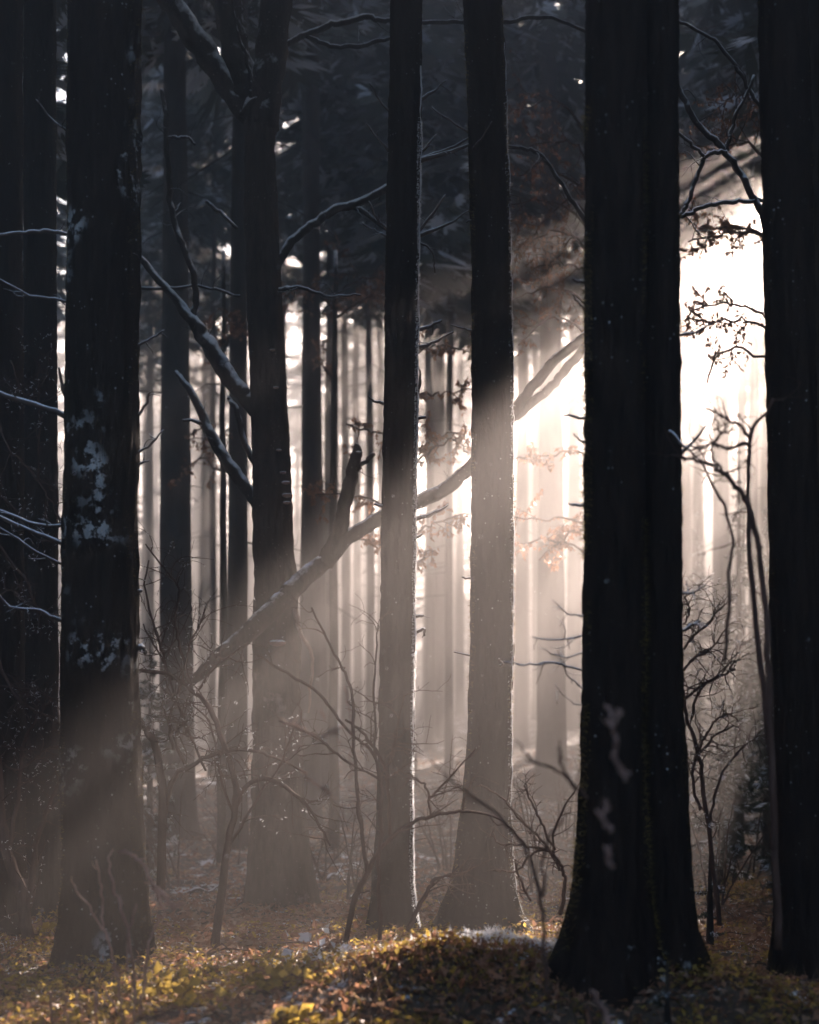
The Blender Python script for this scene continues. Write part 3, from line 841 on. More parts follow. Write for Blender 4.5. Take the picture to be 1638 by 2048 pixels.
for k, pts in enumerate((
    [(1600, 1850, 30), (1590, 1300, 26), (1575, 800, 22), (1535, 470, 16), (1500, 385, 14), (1478, 340, 13), (1440, 292, 13), (1400, 255, 12), (1372, 205, 12), (1352, 165, 12)],
    [(1452, 305, 10), (1425, 305, 9), (1408, 318, 9), (1388, 370, 9), (1372, 412, 9), (1355, 435, 9)],
    [(1540, 402, 8), (1480, 402, 9), (1420, 410, 9), (1380, 425, 9), (1355, 432, 9)],
    [(1352, 262, 7), (1385, 290, 7), (1408, 316, 7)],
    [(1540, 250, 8), (1510, 200, 8), (1470, 130, 8), (1420, 75, 7), (1352, 40, 7)],
    [(1452, 300, 8), (1462, 260, 8), (1480, 215, 7), (1510, 150, 6)])):
    Ml = Mesh()
    P, r_ = px_path(pts, 7.0, 7, .02, 740 + k)
    tube(Ml, P, r_, 8, 0, .14, k)
    side_twigs(Ml, P, r_, 3, .2, 750 + k, 4, .3, 1, .2, 2)
    Ml.build("trunk" if k == 0 else "limb", BARK_BEECH, t)

# ---------------------------------------------------------------- bare shrubs
def shrub(name, label, Y, stems, seed, m=TWIG, n=10, ln=.3, gen=2, group=None, cat="shrub", frost=False, sides=5, up=.35):
    P0, _ = px_path(stems[0], Y, 4)
    t = thing(name, label, cat, (P0[0][0], P0[0][1], float(ground(P0[0][0], P0[0][1]))), group)
    tips = []
    for k, s in enumerate(stems):
        P, r_ = px_path(s, Y, 8, .015, seed + k)
        M = Mesh()
        tube(M, P, r_, 7, 0, .12, seed + k)
        side_twigs(M, P, r_, n, ln, seed * 3 + k * 11, sides, .15, 1.0, up, gen, 1.0, tips)
        M.build("branch", m, t)
    if frost and tips:
        F = Mesh()
        pts = np.concatenate(tips)
        pts = pts[rng.random(len(pts)) < .14]
        pts = np.repeat(pts, 3, 0)
        hairs(F, pts, rand_dirs(len(pts)), .006 + .010 * rng.random(len(pts)), .0045)
        F.build("frost", FROST, t)["kind"] = "stuff"
    return t

shrub("bare_shrub", "tangled bare shrub with arching stems right of the lichen spotted trunk", 6.6, [
    [(322, 1800, 18), (325, 1600, 18), (312, 1500, 16), (290, 1455, 14), (272, 1425, 11)],
    [(430, 1900, 20), (450, 1720, 15), (472, 1600, 13), (462, 1530, 11), (445, 1480, 11), (415, 1410, 10), (385, 1382, 9), (340, 1350, 8), (285, 1340, 7)],
    [(325, 1650, 11), (345, 1560, 11), (385, 1530, 9), (430, 1508, 8), (490, 1500, 7), (560, 1520, 5), (610, 1545, 4)],
    [(470, 1620, 9), (490, 1575, 9), (530, 1555, 10), (570, 1575, 9), (620, 1620, 6), (660, 1690, 4)],
    [(385, 1385, 6), (362, 1300, 6), (350, 1240, 5), (358, 1180, 5), (330, 1140, 4), (290, 1090, 3)],
    [(345, 1360, 6), (320, 1290, 5), (290, 1180, 4), (300, 1120, 3)],
    [(395, 1380, 5), (430, 1330, 5), (460, 1310, 4), (495, 1285, 3)],
    [(345, 1500, 6), (340, 1440, 6), (365, 1360, 5), (380, 1290, 4), (410, 1230, 3)],
    [(410, 1540, 5), (360, 1420, 5), (330, 1330, 4), (285, 1250, 3)],
    [(372, 1540, 5), (350, 1480, 5), (370, 1445, 6), (375, 1470, 5), (405, 1475, 4)],
    [(470, 1640, 6), (440, 1550, 5), (420, 1450, 4), (380, 1400, 3)],
    [(455, 1700, 6), (520, 1590, 5), (560, 1530, 4), (590, 1450, 3)]], 401, TWIG, 12, .27, 2, None, "shrub", True)
shrub("bare_sapling", "pair of thin bare saplings forking left of the slender frosted trunk", 6.0, [
    [(690, 1895, 12), (705, 1810, 12), (722, 1770, 11), (760, 1700, 9), (800, 1660, 8), (850, 1635, 8), (905, 1624, 7), (950, 1625, 6), (1005, 1640, 4), (1060, 1700, 3)],
    [(735, 1745, 8), (722, 1660, 8), (712, 1560, 7), (706, 1450, 7), (702, 1380, 6), (670, 1310, 5), (622, 1215, 4)],
    [(762, 1880, 9), (757, 1760, 8), (762, 1640, 8), (762, 1560, 7), (740, 1500, 6), (700, 1465, 6), (640, 1390, 6), (580, 1350, 6), (515, 1310, 4)],
    [(780, 1668, 8), (776, 1580, 7), (768, 1530, 7), (730, 1470, 6), (690, 1440, 5)],
    [(770, 1560, 5), (790, 1480, 5), (806, 1390, 3)],
    [(755, 1560, 5), (748, 1440, 5), (752, 1300, 4), (756, 1250, 3)],
    [(860, 1632, 5), (855, 1580, 5), (835, 1560, 4), (815, 1545, 3)],
    [(855, 1600, 4), (890, 1565, 4), (950, 1500, 3)],
    [(760, 1560, 5), (690, 1520, 5), (640, 1480, 6), (560, 1440, 5)],
    [(815, 1860, 10), (850, 1790, 9), (870, 1760, 8), (905, 1745, 4)]], 402, TWIG, 7, .22, 2)
shrub("bare_shrub", "fine twigged bare shrub in front of the left border, catching glints", 6.8, [
    [(60, 1900, 26), (40, 1780, 24), (10, 1690, 22), (0, 1600, 18), (-10, 1450, 14)],
    [(45, 1850, 18), (62, 1790, 15), (70, 1700, 12), (95, 1620, 9), (120, 1560, 7)],
    [(20, 1700, 9), (40, 1560, 8), (50, 1480, 6), (100, 1400, 5)],
    [(-10, 1300, 6), (30, 1390, 6), (70, 1420, 5), (125, 1450, 4)],
    [(-10, 1080, 5), (50, 1160, 6), (75, 1215, 5), (125, 1235, 4)],
    [(-5, 840, 4), (20, 900, 4), (60, 940, 4), (95, 990, 4), (120, 1040, 4)],
    [(76, 960, 4), (78, 850, 4), (78, 760, 3)], [(20, 720, 3), (50, 790, 3), (90, 760, 3), (100, 710, 2)],
    [(-10, 1200, 4), (25, 1180, 4), (60, 1215, 5), (125, 1240, 5)],
    [(-10, 1520, 4), (40, 1540, 4), (90, 1500, 4), (125, 1490, 3)],
    [(-10, 980, 3), (20, 1010, 3), (70, 1075, 4), (120, 1085, 3)],
    [(-10, 1370, 4), (60, 1380, 4), (125, 1405, 3)]], 403, TWIG, 12, .24, 2, None, "shrub", True)
shrub("bare_shrub", "fine dark twiggy shrub between the haze lit trunk flare and the broadest trunk", 6.3, [
    [(1122, 1830, 9), (1130, 1760, 8), (1118, 1725, 7), (1090, 1700, 6), (1060, 1712, 5), (1030, 1742, 4), (985, 1740, 3)],
    [(1120, 1740, 6), (1085, 1680, 5), (1040, 1640, 5), (1010, 1600, 4), (960, 1570, 3)],
    [(1110, 1700, 6), (1080, 1640, 5), (1060, 1600, 4), (1050, 1570, 3)],
    [(1118, 1725, 6), (1105, 1690, 5), (1120, 1630, 4), (1150, 1580, 3)],
    [(1090, 1700, 5), (1040, 1690, 4), (1000, 1688, 3), (985, 1670, 2)],
    [(1060, 1800, 5), (1040, 1760, 5), (1030, 1720, 4)]], 404, TWIG, 7, .14, 2)
shrub("bare_shrub", "frost tipped thicket right of the twin trunks against grey haze", 6.4, [
    [(1440, 1850, 10), (1410, 1600, 9), (1395, 1500, 8), (1372, 1430, 7), (1366, 1380, 6)],
    [(1400, 1620, 7), (1385, 1540, 6), (1420, 1480, 5), (1470, 1450, 4)],
    [(1380, 1440, 6), (1400, 1380, 5), (1440, 1350, 4), (1462, 1320, 3)],
    [(1366, 1300, 5), (1390, 1270, 5), (1425, 1240, 4), (1440, 1205, 3)],
    [(1366, 1340, 5), (1395, 1310, 5), (1420, 1300, 4), (1450, 1260, 3)],
    [(1395, 1500, 6), (1420, 1455, 5), (1450, 1430, 4), (1480, 1440, 3)],
    [(1366, 1400, 5), (1420, 1360, 5), (1470, 1340, 4)],
    [(1420, 1640, 6), (1440, 1560, 5), (1480, 1500, 4), (1520, 1470, 3)],
    [(1366, 1250, 4), (1378, 1220, 4), (1370, 1190, 3)]], 405, TWIG, 13, .18, 2, None, "shrub", True)

# low brush further back, veiling the ground between the trunks
BR = [(350, 1720, 10.5, "low bare brush behind the tangled shrub right of the lichen trunk"), (455, 1690, 12.0, "low bare brush left of the forked beech foot"), (640, 1700, 10.8, "low bare brush right of the forked beech foot"),
      (705, 1740, 9.4, "low bare brush just left of the slender frosted trunk foot"), (560, 1640, 15.0, "far low brush behind the forked beech foot"), (880, 1690, 11.5, "low bare brush between the two middle trunks"),
      (1080, 1700, 10.0, "low bare brush right of the wide root flare"), (1130, 1620, 14.0, "far low brush beside the broadest trunk, in bright haze"), (1430, 1690, 9.0, "low bare brush behind the frost tipped thicket"),
      (1490, 1660, 11.0, "dark low brush beside the black right trunk"), (60, 1760, 10.5, "dark low brush near the left border")]
for k, (px, py, Y, lb) in enumerate(BR):
    gg = np.random.default_rng(950 + k)
    x0 = (px - PX0) / FPX * Y
    py0 = PY0 + (EYE - float(ground(x0, Y)) + .03) * FPX / Y
    st = []
    for q in range(6):
        dx, hh = gg.normal(0, 55) * 10 / Y, gg.uniform(90, 230) * 10 / Y
        x1 = px + gg.normal(0, 14)
        st.append([(x1, py0, 4), (x1 + dx * .35, py0 - hh * .45, 3.4), (x1 + dx * .8, py0 - hh * .85, 2.6), (x1 + dx * 1.3, py0 - hh, 1.6)])
    shrub("low_brush", lb, Y, st, 960 + k * 3, TWIG, 6, .25, 2, "low brush between the trunks", "brush")

# blurred near twigs
def near_twigs(label, Y, stems, seed, m=TWIG_LIT, n=2, ln=.06, group="near blurred twigs"):
    return shrub("twig_clump", label, Y, stems, seed, m, n, ln, 1, group, "twigs", False, 5)
near_twigs("blurred reddish knobbly shoots rising in front of the foot of the lichen trunk", 4.5, [
    [(245, 2070, 4.2), (238, 1980, 4.8), (222, 1900, 4.8), (205, 1850, 4.8), (203, 1780, 4.8), (190, 1720, 3.6)],
    [(262, 2070, 4.8), (272, 1970, 5.4), (258, 1880, 5.4), (248, 1830, 6.0), (228, 1780, 5.4), (216, 1720, 4.2), (226, 1700, 3.0)],
    [(330, 1825, 4.8), (318, 1795, 7.8), (300, 1755, 7.2), (278, 1720, 6.6), (258, 1706, 6.6), (238, 1700, 4.8)],
    [(280, 2030, 4.8), (285, 1980, 5.4), (300, 1890, 5.4), (312, 1850, 4.8), (330, 1825, 4.2)],
    [(346, 1815, 7.2), (332, 1795, 7.8), (312, 1775, 6.6)], [(370, 1808, 4.2), (345, 1815, 4.2)],
    [(255, 1940, 4.2), (258, 1860, 4.2), (270, 1808, 3.6)], [(250, 2050, 3.6), (205, 1968, 4.2)], [(205, 1860, 3.6), (150, 1770, 3.0)],
    [(165, 2050, 4.8), (158, 2010, 5.4), (150, 1985, 4.8)], [(132, 2060, 4.8), (132, 1990, 4.2)], [(108, 2060, 4.8), (101, 1986, 5.4)], [(195, 2050, 6.0), (192, 1985, 6.6)]], 501, TWIG_LIT, 3, .04)
near_twigs("blurred pinkish bud twig hanging in front of the broadest black trunk", 2.9, [
    [(1250, 1560, 7), (1232, 1520, 10), (1230, 1490, 9), (1226, 1450, 8), (1212, 1405, 7)], [(1226, 1450, 6), (1240, 1430, 7), (1238, 1415, 5)], [(1226, 1455, 6), (1205, 1440, 5)],
    [(1222, 1660, 8), (1205, 1640, 8), (1190, 1622, 7)], [(1206, 1640, 8), (1214, 1610, 8), (1213, 1596, 6)], [(1226, 1735, 9), (1215, 1710, 10), (1203, 1692, 7)],
    [(1260, 1548, 6), (1245, 1540, 8), (1235, 1530, 8)]], 502, TWIG_LIT, 2, .03)
near_twigs("blurred snapped stick poking up at the bottom edge below the broadest trunk", 3.4, [
    [(1230, 2070, 12), (1212, 2030, 12), (1195, 2000, 11), (1182, 1980, 7)]], 503, TWIG_LIT, 0)
near_twigs("blurred dark twig crossing behind the haze at the foot of the middle trunks", 3.6, [
    [(1095, 2000, 8), (1085, 1850, 8), (1075, 1760, 8), (1050, 1700, 7), (1000, 1635, 6), (940, 1590, 5), (860, 1520, 3)], [(1085, 1790, 7), (1090, 1690, 6), (1140, 1620, 4)],
    [(1180, 1600, 7), (1150, 1572, 7), (1120, 1540, 6), (1070, 1525, 5), (1030, 1480, 3)], [(1150, 1572, 5), (1120, 1520, 5), (1115, 1480, 3)]], 504, TWIG, 2, .06)
near_twigs("pale blurred hanging buds among the bare saplings", 3.8, [
    [(700, 1560, 2), (702, 1480, 3), (700, 1420, 4), (690, 1375, 4)], [(650, 1475, 4), (672, 1460, 5), (690, 1450, 3)], [(680, 1490, 3), (674, 1465, 3)],
    [(560, 1438, 3), (600, 1455, 4), (640, 1480, 3)], [(600, 1540, 3), (620, 1560, 4), (650, 1580, 4), (670, 1595, 3)], [(640, 1420, 3), (648, 1440, 3)]], 505, TWIG_LIT, 1, .03)

# ---------------------------------------------------------------- the stand behind
import bisect
far = []
def ok(x, y, dmin):
    v = x - KX * y
    if -4.35 < v < -1.3 and y > 8:
        return False
    return all((x - a) ** 2 + (y - b) ** 2 > dmin * dmin for a, b in TREES)
# trunks that can be told apart in the photograph: column, distance, width in pixels
for px, y, wpx in ((356, 14.0, 74), (470, 13.2, 46), (617, 15.0, 46), (655, 21.0, 26), (693, 24.0, 20), (715, 27.0, 18), (741, 21.0, 18),
                   (862, 24.0, 22), (898, 19.0, 18), (1040, 25.0, 30), (1105, 17.5, 62), (1442, 22.5, 42), (1392, 27.0, 22), (1478, 24.0, 26), (1510, 29.0, 26), (1500, 18.5, 20), (1400, 30.0, 18), (300, 25.0, 20), (404, 26.0, 16), (425, 20.0, 16), (575, 26.0, 18), (1485, 33.0, 16), (1075, 32.0, 22), (920, 33.0, 18), (765, 30, 20)):
    x = (px - PX0) / FPX * y
    far.append((x, y, wpx / 2 / FPX * y))
    TREES.append((x, y))
tries = 0
while len(far) < 195 and tries < 15000:
    tries += 1
    y = 17 + 53 * rng.random() ** 0.8
    x = rng.uniform(-.31 * y - 1, .31 * y + 2.5)
    if ok(x, y, 1.25):
        far.append((x, y, rng.uniform(.09, .19)))
        TREES.append((x, y))
shade_spruces = []  # unseen spruces added to close gaps where sun leaked through
for x, y in ((4.6, 9.5), (6.0, 13.0), (3.4, 4.2), (8.3, 17.0), (-3.2, 8.0), (-4.4, 11.5), (-3.4, 4.6),  (7.5, 8.5), (5.4, 5.6), (9.5, 12.5), (11, 20), (5.3, 16.2), (6.7, 19.3), (4.3, 11.6), (8.0, 22.5), (5.9, 14.6), (3.6, 8.0), (2.78, 9.9), (-3.4, 2.4), (3.4, 6.2), (KX * 26 - 3.4, 26), (KX * 31 - 1.78, 31), (KX * 20.5 - 2.6, 20.5), (KX * 36 - 3.35, 36), (KX * 41 - 2.08, 41), (KX * 15.5 - 1.15, 15.5), (KX * 18 - .8, 18), (KX * 23 - 1.1, 23), (KX * 28 - 1.2, 28), (4.37, 23.9), (5.01, 27.4), (-.073, 18.8), (1.24, 21.6)):
    shade_spruces.append((x, y, .16))
GAPS = [(0, "left of the lichen spotted trunk"), (205, "between lichen trunk and forked beech"), (540, "between forked beech and frosted trunk"),
        (800, "between the two middle trunks"), (985, "between root flared trunk and twin trunks"), (1265, "between twin trunks and black right trunk"), (1580, "right of the black right trunk")]
ORD = ["first", "second", "third", "fourth", "fifth", "sixth", "seventh", "eighth", "ninth", "tenth", "eleventh", "twelfth", "thirteenth", "fourteenth", "fifteenth", "sixteenth", "seventeenth", "eighteenth", "nineteenth", "twentieth"]
def where(x, y):
    px = PX0 + FPX * x / y
    return px, max(0, bisect.bisect_right([g[0] for g in GAPS], px) - 1)
byg = {}
for f in far:
    px, g = where(f[0], f[1])
    byg.setdefault(g, []).append((px, f))
def simple_trunk(x, y, r, ztop, seed):
    zg = float(ground(x, y)) - .2
    z = np.concatenate([np.arange(zg, 9, .35), np.linspace(9.2, ztop, 8)])
    g = np.random.default_rng(seed)
    lean = g.normal(0, .006, 2)
    rad = r * np.clip(1 - (z - zg) / (ztop - zg + 1.5), .05, 1) ** .75 * (1 + .5 * np.exp(-(z - zg) / .3))
    P = np.stack([x + lean[0] * (z - zg) + .03 * (noise(z * .5, seed, 0, 3) - .5), y + lean[1] * (z - zg) + 0 * z, z], -1)
    M = Mesh()
    tube(M, P, rad, 14, 0, .07, seed)
    return M, P, rad
def far_spruce(x, y, r, label, seed, group, sticks=True):
    g = np.random.default_rng(seed)
    ztop = g.uniform(12.6, 14.4)
    t = thing("spruce_tree", label, "spruce", (x, y, float(ground(x, y))), group)
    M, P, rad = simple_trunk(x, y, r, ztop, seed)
    # crowns start lower on the added shading spruces, higher far back
    zb = g.uniform(5.6, 7.4) if not sticks else g.uniform(6.2, 9.0) if y < 27 else g.uniform(7.5, 11.5)
    crown(float(P[-8][0]), y, zb, ztop, g.uniform(1.3, 2.1) + (0 if sticks else .5), seed + 4000, 1.15 if not sticks else .42 if y > 42 else .5 if y > 27 else .62).build("crown", [NEEDLE, NEEDLE_SNOW, TWIG], t, smooth=False)
    if sticks:
        S = M
        for _ in range(int(g.integers(7, 16))):
            h = g.uniform(1.6, zb)
            a = g.uniform(0, 2 * np.pi)
            L = g.uniform(.3, 1.1)
            d = np.array([np.cos(a), np.sin(a), g.uniform(-.5, .15)])
            p = np.array([float(np.interp(h, P[:, 2], P[:, 0])), y, h])
            Q = np.stack([p + d * L * s_ + np.array([0, 0, -.12 * L * s_ * s_]) + g.normal(0, .012, 3) for s_ in np.linspace(0, 1, 5)])
            tube(S, Q, np.linspace(.010, .003, 5), 4)
            side_twigs(S, Q, np.linspace(.008, .003, 5), 3, L * .35, int(g.integers(1e6)), 3, .3, 1, -.2)
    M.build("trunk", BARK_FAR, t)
k = 0
for g, lst in byg.items():
    lst.sort(key=lambda a: a[0])
    for i, (px, f) in enumerate(lst):
        size = "stout" if f[2] > .15 else "slim" if f[2] < .10 else "hazy"
        far_spruce(*f, "%s far trunk, %s from left %s" % (size, ORD[min(i, 19)], GAPS[g][1]), 5000 + k, "background spruces of the stand", True)
        k += 1
for f in shade_spruces:
    far_spruce(*f, "unseen tall spruce added to block stray sun, beyond frame or behind trunks", 5000 + k, "unseen spruces added to block stray sun", False)
    k += 1

# unseen spruces added beside and behind the camera to block sky light
ring = []
for rad_, cnt in ((9.5, 22), (13.5, 30), (18.0, 36)):
    for i in range(cnt):
        a = 2 * math.pi * (i + .5 * (rad_ > 10) + .3 * rng.random()) / cnt
        x, y = rad_ * math.sin(a) * 1.0, rad_ * math.cos(a)
        if (y > 0 and abs(x) < .36 * y + 2.6) or (-4.2 < x - KX * y < -.6 and y > 4):
            continue
        if y > 0 and x > 0 and x - KX * y < 2.0:
            continue
        ring.append((x, y))
ring.sort(key=lambda p: -p[1])
protos = []
for i, (x, y) in enumerate(ring):
    g0 = float(ground(x, y))
    if len(protos) < 3:
        t = thing("spruce_tree", "unseen low crowned spruce added outside the frame to block sky light", "spruce", (x, y, g0), "unseen spruces added to block sky light")
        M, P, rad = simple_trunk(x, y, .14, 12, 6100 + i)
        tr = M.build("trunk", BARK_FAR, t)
        cr = crown(x, y, g0 + .3, 12.5, 2.3, 6200 + i, .62, False).build("crown", [NEEDLE, NEEDLE_SNOW, TWIG], t, smooth=False)
        protos.append((t, tr, cr))
    else:
        src = protos[i % 3]
        t = src[0].copy()
        COL.objects.link(t)
        t.location = (x, y, g0)
        t.scale = (1, 1, 1.0 if y > 1 else 0.62)
        t.rotation_euler = (0, 0, rng.random() * 6)
        for c in src[1:]:
            d = c.copy()
            COL.objects.link(d)
            d.parent = t

# low crowned spruces added along the far edge to dim the bright haze
edge = []
for i in range(46):
    x = -26 + 62 * (i + rng.uniform(-.35, .35)) / 46
    y = rng.uniform(60, 82)
    edge.append((x * y / 72, y))
edge.sort(key=lambda p: p[0] / p[1])
ecount = {}
for i, (x, y) in enumerate(edge):
    px, g = where(x, y)
    ecount[g] = ecount.get(g, 0) + 1
    src = protos[i % 3]
    t = src[0].copy()
    COL.objects.link(t)
    t['group'] = "spruces added along the far edge to dim the haze"
    t['label'] = "faint low spruce at far edge, %s from left %s" % (ORD[min(ecount[g] - 1, 19)], GAPS[g][1])
    t.location = (x, y, float(ground(x, y)))
    t.scale = (1.0, 1.0, rng.uniform(.5, 1.0))
    t.rotation_euler = (0, 0, rng.random() * 6)
    for c in src[1:]:
        d = c.copy()
        COL.objects.link(d)
        d.parent = t

# ---------------------------------------------------------------- small sunlit spruces
def small_spruce(label, px, Y, top_py, wpx, seed, snow=.3):
    x = (px - PX0) / FPX * Y
    g0 = float(ground(x, Y))
    zt = EYE - (top_py - PY0) / FPX * Y
    r = wpx / 2 / FPX * Y
    t = thing("young_spruce", label, "young spruce", (x, Y, g0), "young spruces in the undergrowth")
    M = Mesh()
    z = np.linspace(g0 - .05, zt, 9)
    tube(M, np.stack([x + 0 * z, Y + 0 * z, z], -1), np.linspace(.018 + .01 * (zt - g0), .003, 9), 7)
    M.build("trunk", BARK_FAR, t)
    crown(x, Y, g0 + .15, zt, r, seed, 2.4 if zt - g0 < 3 else 1.6, False).build("crown", [NEEDLE, NEEDLE_SNOW, TWIG], t, smooth=False)
small_spruce("sunlit young spruce glowing beside the black right trunk", 1478, 13.0, 880, 120, 61)
small_spruce("dim young spruce behind the bare shrub right of the lichen trunk", 300, 11.0, 1280, 150, 62)
small_spruce("snow dusted small spruce low in the dark beside the left border", 70, 9.6, 1660, 100, 63)
small_spruce("hazy young spruce behind the twin trunks", 1395, 17.0, 1040, 130, 64)
small_spruce("dark young spruce filling the shadow right of the sunlit young spruce", 1535, 12.0, 1010, 170, 68)
small_spruce("low shaded spruce behind the frost tipped thicket", 1440, 10.5, 1400, 190, 69)
small_spruce("broad shaded spruce low at the right border", 1600, 9.6, 1330, 230, 70)
small_spruce("misty broad spruce far behind the sunlit young spruce", 1450, 24.0, 1130, 170, 71)
small_spruce("tiny seedling spruce glinting at the foot of the twin trunks on the right", 1420, 6.6, 1690, 90, 65)
small_spruce("dark seedling spruce with blue snow in the shadow at the lower right", 1580, 7.4, 1820, 110, 66)
small_spruce("small brownish spruce in the bottom right in front of the twin roots", 1335, 4.3, 1925, 120, 67)

# ---------------------------------------------------------------- ground cover
def in_view(x, y):
    return np.abs(x) < .30 * y + .25
def scatter(n, ylo, yhi, p=1.4):
    y = ylo + (yhi - ylo) * rng.random(n) ** p
    x = (rng.random(n) * 2 - 1) * (.30 * y + .25)
    return x, y
# moss and bramble leaves carpeting the near ground
M = Mesh()
x, y = scatter(70000, 3.9, 11.5)
dn = fbm(x * 1.9, y * 1.9, 0, 91, 3)
keep = dn > 0.53
x, y, dn = x[keep], y[keep], dn[keep]
h = rng.random(len(x)) ** 1.6 * (.03 + .20 * np.clip(dn - .45, 0, .3))
pos = np.stack([x, y, ground(x, y) + h], -1)
ax = rand_dirs(len(x)) * np.array([1, 1, .5]) + np.array([0, 0, .15])
ln = rng.uniform(.012, .034, len(x))
leaves(M, pos, ax, rand_dirs(len(x)) * .6 + np.array([0, 0, 1]), ln, ln * rng.uniform(.4, .8, len(x)), .15, rng.choice([0, 0, 0, 1, 2], len(x)))
# stalks standing in it
x, y = scatter(9000, 3.9, 10)
pos = np.stack([x, y, ground(x, y) - .01], -1)
d = rand_dirs(len(x)) * .55 + np.array([0, 0, 1])
hairs(M, pos, d, rng.uniform(.02, .11, len(x)), .0028, rng.choice([3, 3, 1], len(x)))
tag(M.build("undergrowth", [LEAF_YELLOW, MOSS, LEAF_BROWN, GRASS_DRY], smooth=False), "carpet of backlit moss, bramble leaves and dry stalks on the forest floor", "undergrowth", kind='stuff')
# ragged moss, dead leaves and rime on the hump itself
x = rng.normal(.25, .34, 9000)
y = rng.normal(5.12, .25, 9000)
pos = np.stack([x, y, ground(x, y) + .004 + .03 * rng.random(len(x)) ** 2], -1)
ln = rng.uniform(.010, .030, len(x))
M = Mesh()
leaves(M, pos, rand_dirs(len(x)) + np.array([0, 0, .2]), rand_dirs(len(x)) * .7 + np.array([0, -.2, 1]), ln, ln * rng.uniform(.4, .8, len(x)), .15, rng.choice([0, 1, 2, 2, 2], len(x)))
tag(M.build("mound_moss", [LEAF_YELLOW, MOSS, LEAF_BROWN, FROST], smooth=False), "ragged moss, dead leaves and rime over the hump in front of the middle trunks", "moss", kind='stuff')
# frost and snow crusts on the hump and further back
M = Mesh()
x = rng.normal(.36, .20, 7000)
y = rng.normal(5.25, .09, 7000)
x2, y2 = scatter(15000, 5.6, 13.5, 1.0)
kk = fbm(x2 * 2.3, y2 * 2.3, 0, 97, 3) > .56
x, y = np.r_[x, x2[kk]], np.r_[y, y2[kk]]
pos = np.stack([x, y, ground(x, y) + .005 + .05 * rng.random(len(x)) ** 2], -1)
hairs(M, pos, rand_dirs(len(x)) * .8 + np.array([0, 0, .5]), rng.uniform(.008, .03, len(x)), .005)
tag(M.build("hoar_frost", FROST, smooth=False), "white hoar frost and snow crumbs lying over the moss", "frost", kind='stuff')
# leaf litter and fallen sticks further back
M = Mesh()
x, y = scatter(26000, 7, 24, 1.2)
pos = np.stack([x, y, ground(x, y) + .012 + .02 * rng.random(len(x))], -1)
ln = rng.uniform(.03, .08, len(x))
leaves(M, pos, rand_dirs(len(x)) * np.array([1, 1, .3]), rand_dirs(len(x)) * .5 + np.array([0, 0, 1]), ln, ln * .6, .2, rng.choice([0, 0, 1], len(x)))
x, y = scatter(15000, 4.0, 9, 1.2)
pos = np.stack([x, y, ground(x, y) + .004 + .012 * rng.random(len(x))], -1)
ln = rng.uniform(.02, .055, len(x))
leaves(M, pos, rand_dirs(len(x)) * np.array([1, 1, .4]), rand_dirs(len(x)) * .6 + np.array([0, 0, 1]), ln, ln * rng.uniform(.4, .7, len(x)), .25, rng.choice([0, 0, 0, 1], len(x)))
x, y = scatter(420, 4.1, 10, 1.2)
for a, b in zip(x, y):
    an, L_ = rng.uniform(0, np.pi), rng.uniform(.05, .35)
    q0 = np.array([a, b, float(ground(a, b)) + .012])
    q1 = q0 + np.array([np.cos(an) * L_, np.sin(an) * L_, 0])
    q1[2] = float(ground(q1[0], q1[1])) + rng.uniform(.01, .05)
    mid_ = (q0 + q1) / 2 + rng.normal(0, .012, 3) + np.array([0, 0, .01])
    tube(M, np.stack([q0, mid_, q1]), np.array([.0035, .003, .0015]) * rng.uniform(.6, 1.5), 5, 2)
tag(M.build("leaf_litter", [LEAF_BROWN, GRASS_DRY, TWIG], smooth=False), "brown fallen leaves and small twigs littering the ground between the trunks", "leaf litter", kind='stuff')
SP = [((700, 1715), (770, 1695), 9.6), ((600, 1730), (720, 1742), 11.2), ((655, 1760), (690, 1715), 10.5), ((380, 1745), (450, 1740), 10.0), ((300, 1660), (360, 1668), 12.5), ((500, 1600), (640, 1618), 15.5), ((1020, 1700), (1090, 1690), 11.0)]
DES = ["thin snowy stick lying just left of the slender frosted trunk", "long snowy stick lying behind the sapling pair", "short snowy stick propped up on the slope behind the saplings", "snowy stick lying right of the lichen trunk foot",
       "far snowy stick behind the tangled shrub", "long far stick lying in the haze below the forked beech", "stick lying behind the haze lit root flare"]
for i, (a, b, Y) in enumerate(SP):
    p0 = W(a[0], a[1], Y)
    p1 = W(b[0], b[1], Y + .3)
    p0[2] = float(ground(p0[0], p0[1])) + .03
    p1[2] = float(ground(p1[0], p1[1])) + (.03 if i != 2 else .14)
    Q = np.stack([p0 + (p1 - p0) * s_ + np.array([0, 0, .02 * math.sin(s_ * 9)]) for s_ in np.linspace(0, 1, 9)])
    M = Mesh()
    tube(M, Q - p0, np.linspace(.016, .007, 9), 7, 0, .2, i)
    side_twigs(M, Q - p0, np.linspace(.012, .006, 9), 2, .2, 880 + i, 4)
    o = M.build("fallen_stick", TWIG_SNOW)
    o.location = tuple(p0)
    tag(o, DES[i], "stick", "snowy sticks on the forest floor")

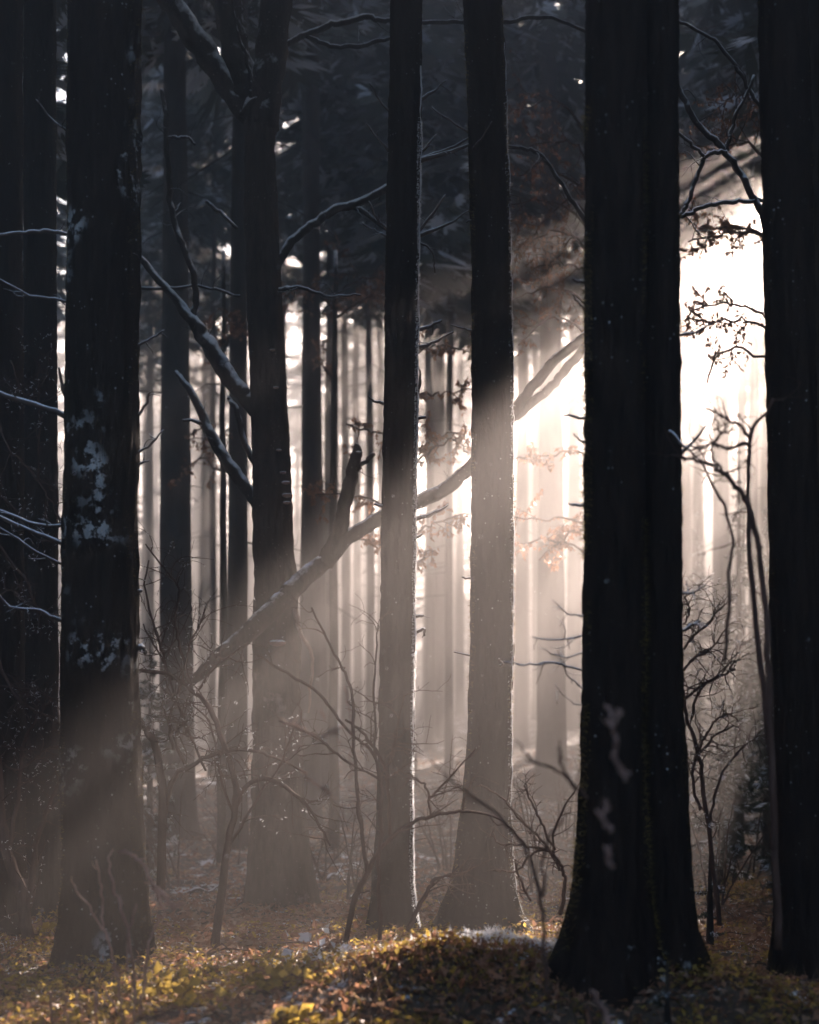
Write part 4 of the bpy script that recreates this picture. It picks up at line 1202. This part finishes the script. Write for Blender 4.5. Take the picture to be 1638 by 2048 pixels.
# leafy plants
def leaf_plant(label, px, py, Y, n, hgt, m, seed, ls=(.035, .06), spread=.10):
    g = np.random.default_rng(seed)
    c = W(px, py, Y)
    c[2] = float(ground(c[0], c[1]))
    t = thing("bramble_plant", label, "plant", c, "leafy plants on the forest floor")
    S, L = Mesh(), Mesh()
    pos, ax = [], []
    for _ in range(n):
        d = unit(np.array([g.normal(0, .5), g.normal(0, .4), 1.0]))
        H = hgt * g.uniform(.5, 1.1)
        Q = np.stack([c + np.array([g.normal(0, spread * .3), 0, -.02]) + d * H * s_ + np.array([d[0], d[1], -.5]) * .35 * H * s_ * s_ for s_ in np.linspace(0, 1, 7)])
        tube(S, Q, np.linspace(.003, .0012, 7), 5)
        for j in range(5):
            pos.append(Q[min(6, 2 + j)])
            ax.append(g.normal(size=3) * .8 + np.array([0, 0, -.1]))
    S.build("stems", TWIG, t)
    pos, ax = np.array(pos), np.array(ax)
    ln = g.uniform(*ls, len(pos))
    leaves(L, pos, ax, g.normal(size=pos.shape) * .7 + np.array([0, -.6, .5]), ln, ln * .75, .15)
    L.build("leaves", m, t)["kind"] = "stuff"
leaf_plant("golden leaved bramble at the bottom edge in front of the hump", 985, 2045, 4.35, 9, .14, LEAF_GOLD, 1)
leaf_plant("small yellow leaved bramble at the foot of the haze lit root flare", 1035, 1850, 6.6, 5, .13, LEAF_GOLD, 2, (.02, .04))
leaf_plant("yellow green bramble glowing behind the left side of the lichen trunk", 105, 1880, 7.0, 8, .22, LEAF_YELLOW, 3)
leaf_plant("pale bramble right of the lichen trunk foot", 350, 1985, 4.9, 9, .16, LEAF_YELLOW, 4)
leaf_plant("frost white fern like sprig lit up below the sapling pair", 668, 1890, 5.7, 12, .24, FROST, 5, (.03, .07))
leaf_plant("pale yellow sprig at the base of the slender frosted trunk", 830, 1870, 7.1, 7, .12, LEAF_YELLOW, 6, (.02, .04))
leaf_plant("brown withered herb in the bottom right shadow", 1340, 2040, 4.2, 9, .22, LEAF_BROWN, 7, (.02, .04))
leaf_plant("yellow bramble clump on the slope left of the hump", 560, 1960, 5.0, 10, .15, LEAF_YELLOW, 8)
leaf_plant("low bramble clump at the bottom left of the hump", 610, 2040, 4.5, 10, .12, LEAF_YELLOW, 9)

# ---------------------------------------------------------------- drifting crystals
M = Mesh()
n = 900
y = rng.uniform(3.2, 9.5, n)
px = rng.normal(780, 260, n)
py = rng.uniform(200, 1900, n)
c = np.stack([(px - PX0) / FPX * y, y, EYE - (py - PY0) / FPX * y], -1)
keep = c[:, 2] > ground(c[:, 0], c[:, 1]) + .05
c = c[keep]
s = (.0010 + .0022 * rng.random(len(c)) ** 3)[:, None]
a, b = rand_dirs(len(c)) * s, rand_dirs(len(c)) * s
v = np.stack([c + a, c + b, c - a, c - b], 1).reshape(-1, 3)
M.add(v, np.arange(len(v)).reshape(-1, 4))
tag(M.build("drifting_frost", FROST, smooth=False), "tiny frost crystals drifting through the light shaft", "frost crystals", kind='stuff')

# ---------------------------------------------------------------- the misty air
bx = (-320, 320, -140, 500, -4.0, HAZE_TOP)
v = np.array([(bx[i], bx[2 + j], bx[4 + k_]) for k_ in (0, 1) for j in (0, 1) for i in (0, 1)], float)
M = Mesh()
M.add(v, [(0, 2, 3, 1), (4, 5, 7, 6), (0, 1, 5, 4), (2, 6, 7, 3), (0, 4, 6, 2), (1, 3, 7, 5)])
hm = bpy.data.materials.new("misty_air")
hm.use_nodes = True
ht = hm.node_tree
ht.nodes.remove(ht.nodes['Principled BSDF'])
pv = ht.nodes.new('ShaderNodeVolumePrincipled')
pv.inputs['Color'].default_value = (0.95, 0.90, 0.88, 1)
pv.inputs['Density'].default_value = HAZE_DENSITY
pv.inputs['Anisotropy'].default_value = 0.7
ht.links.new(pv.outputs[0], ht.nodes['Material Output'].inputs['Volume'])
tag(M.build("haze", hm, smooth=False), kind='stuff')
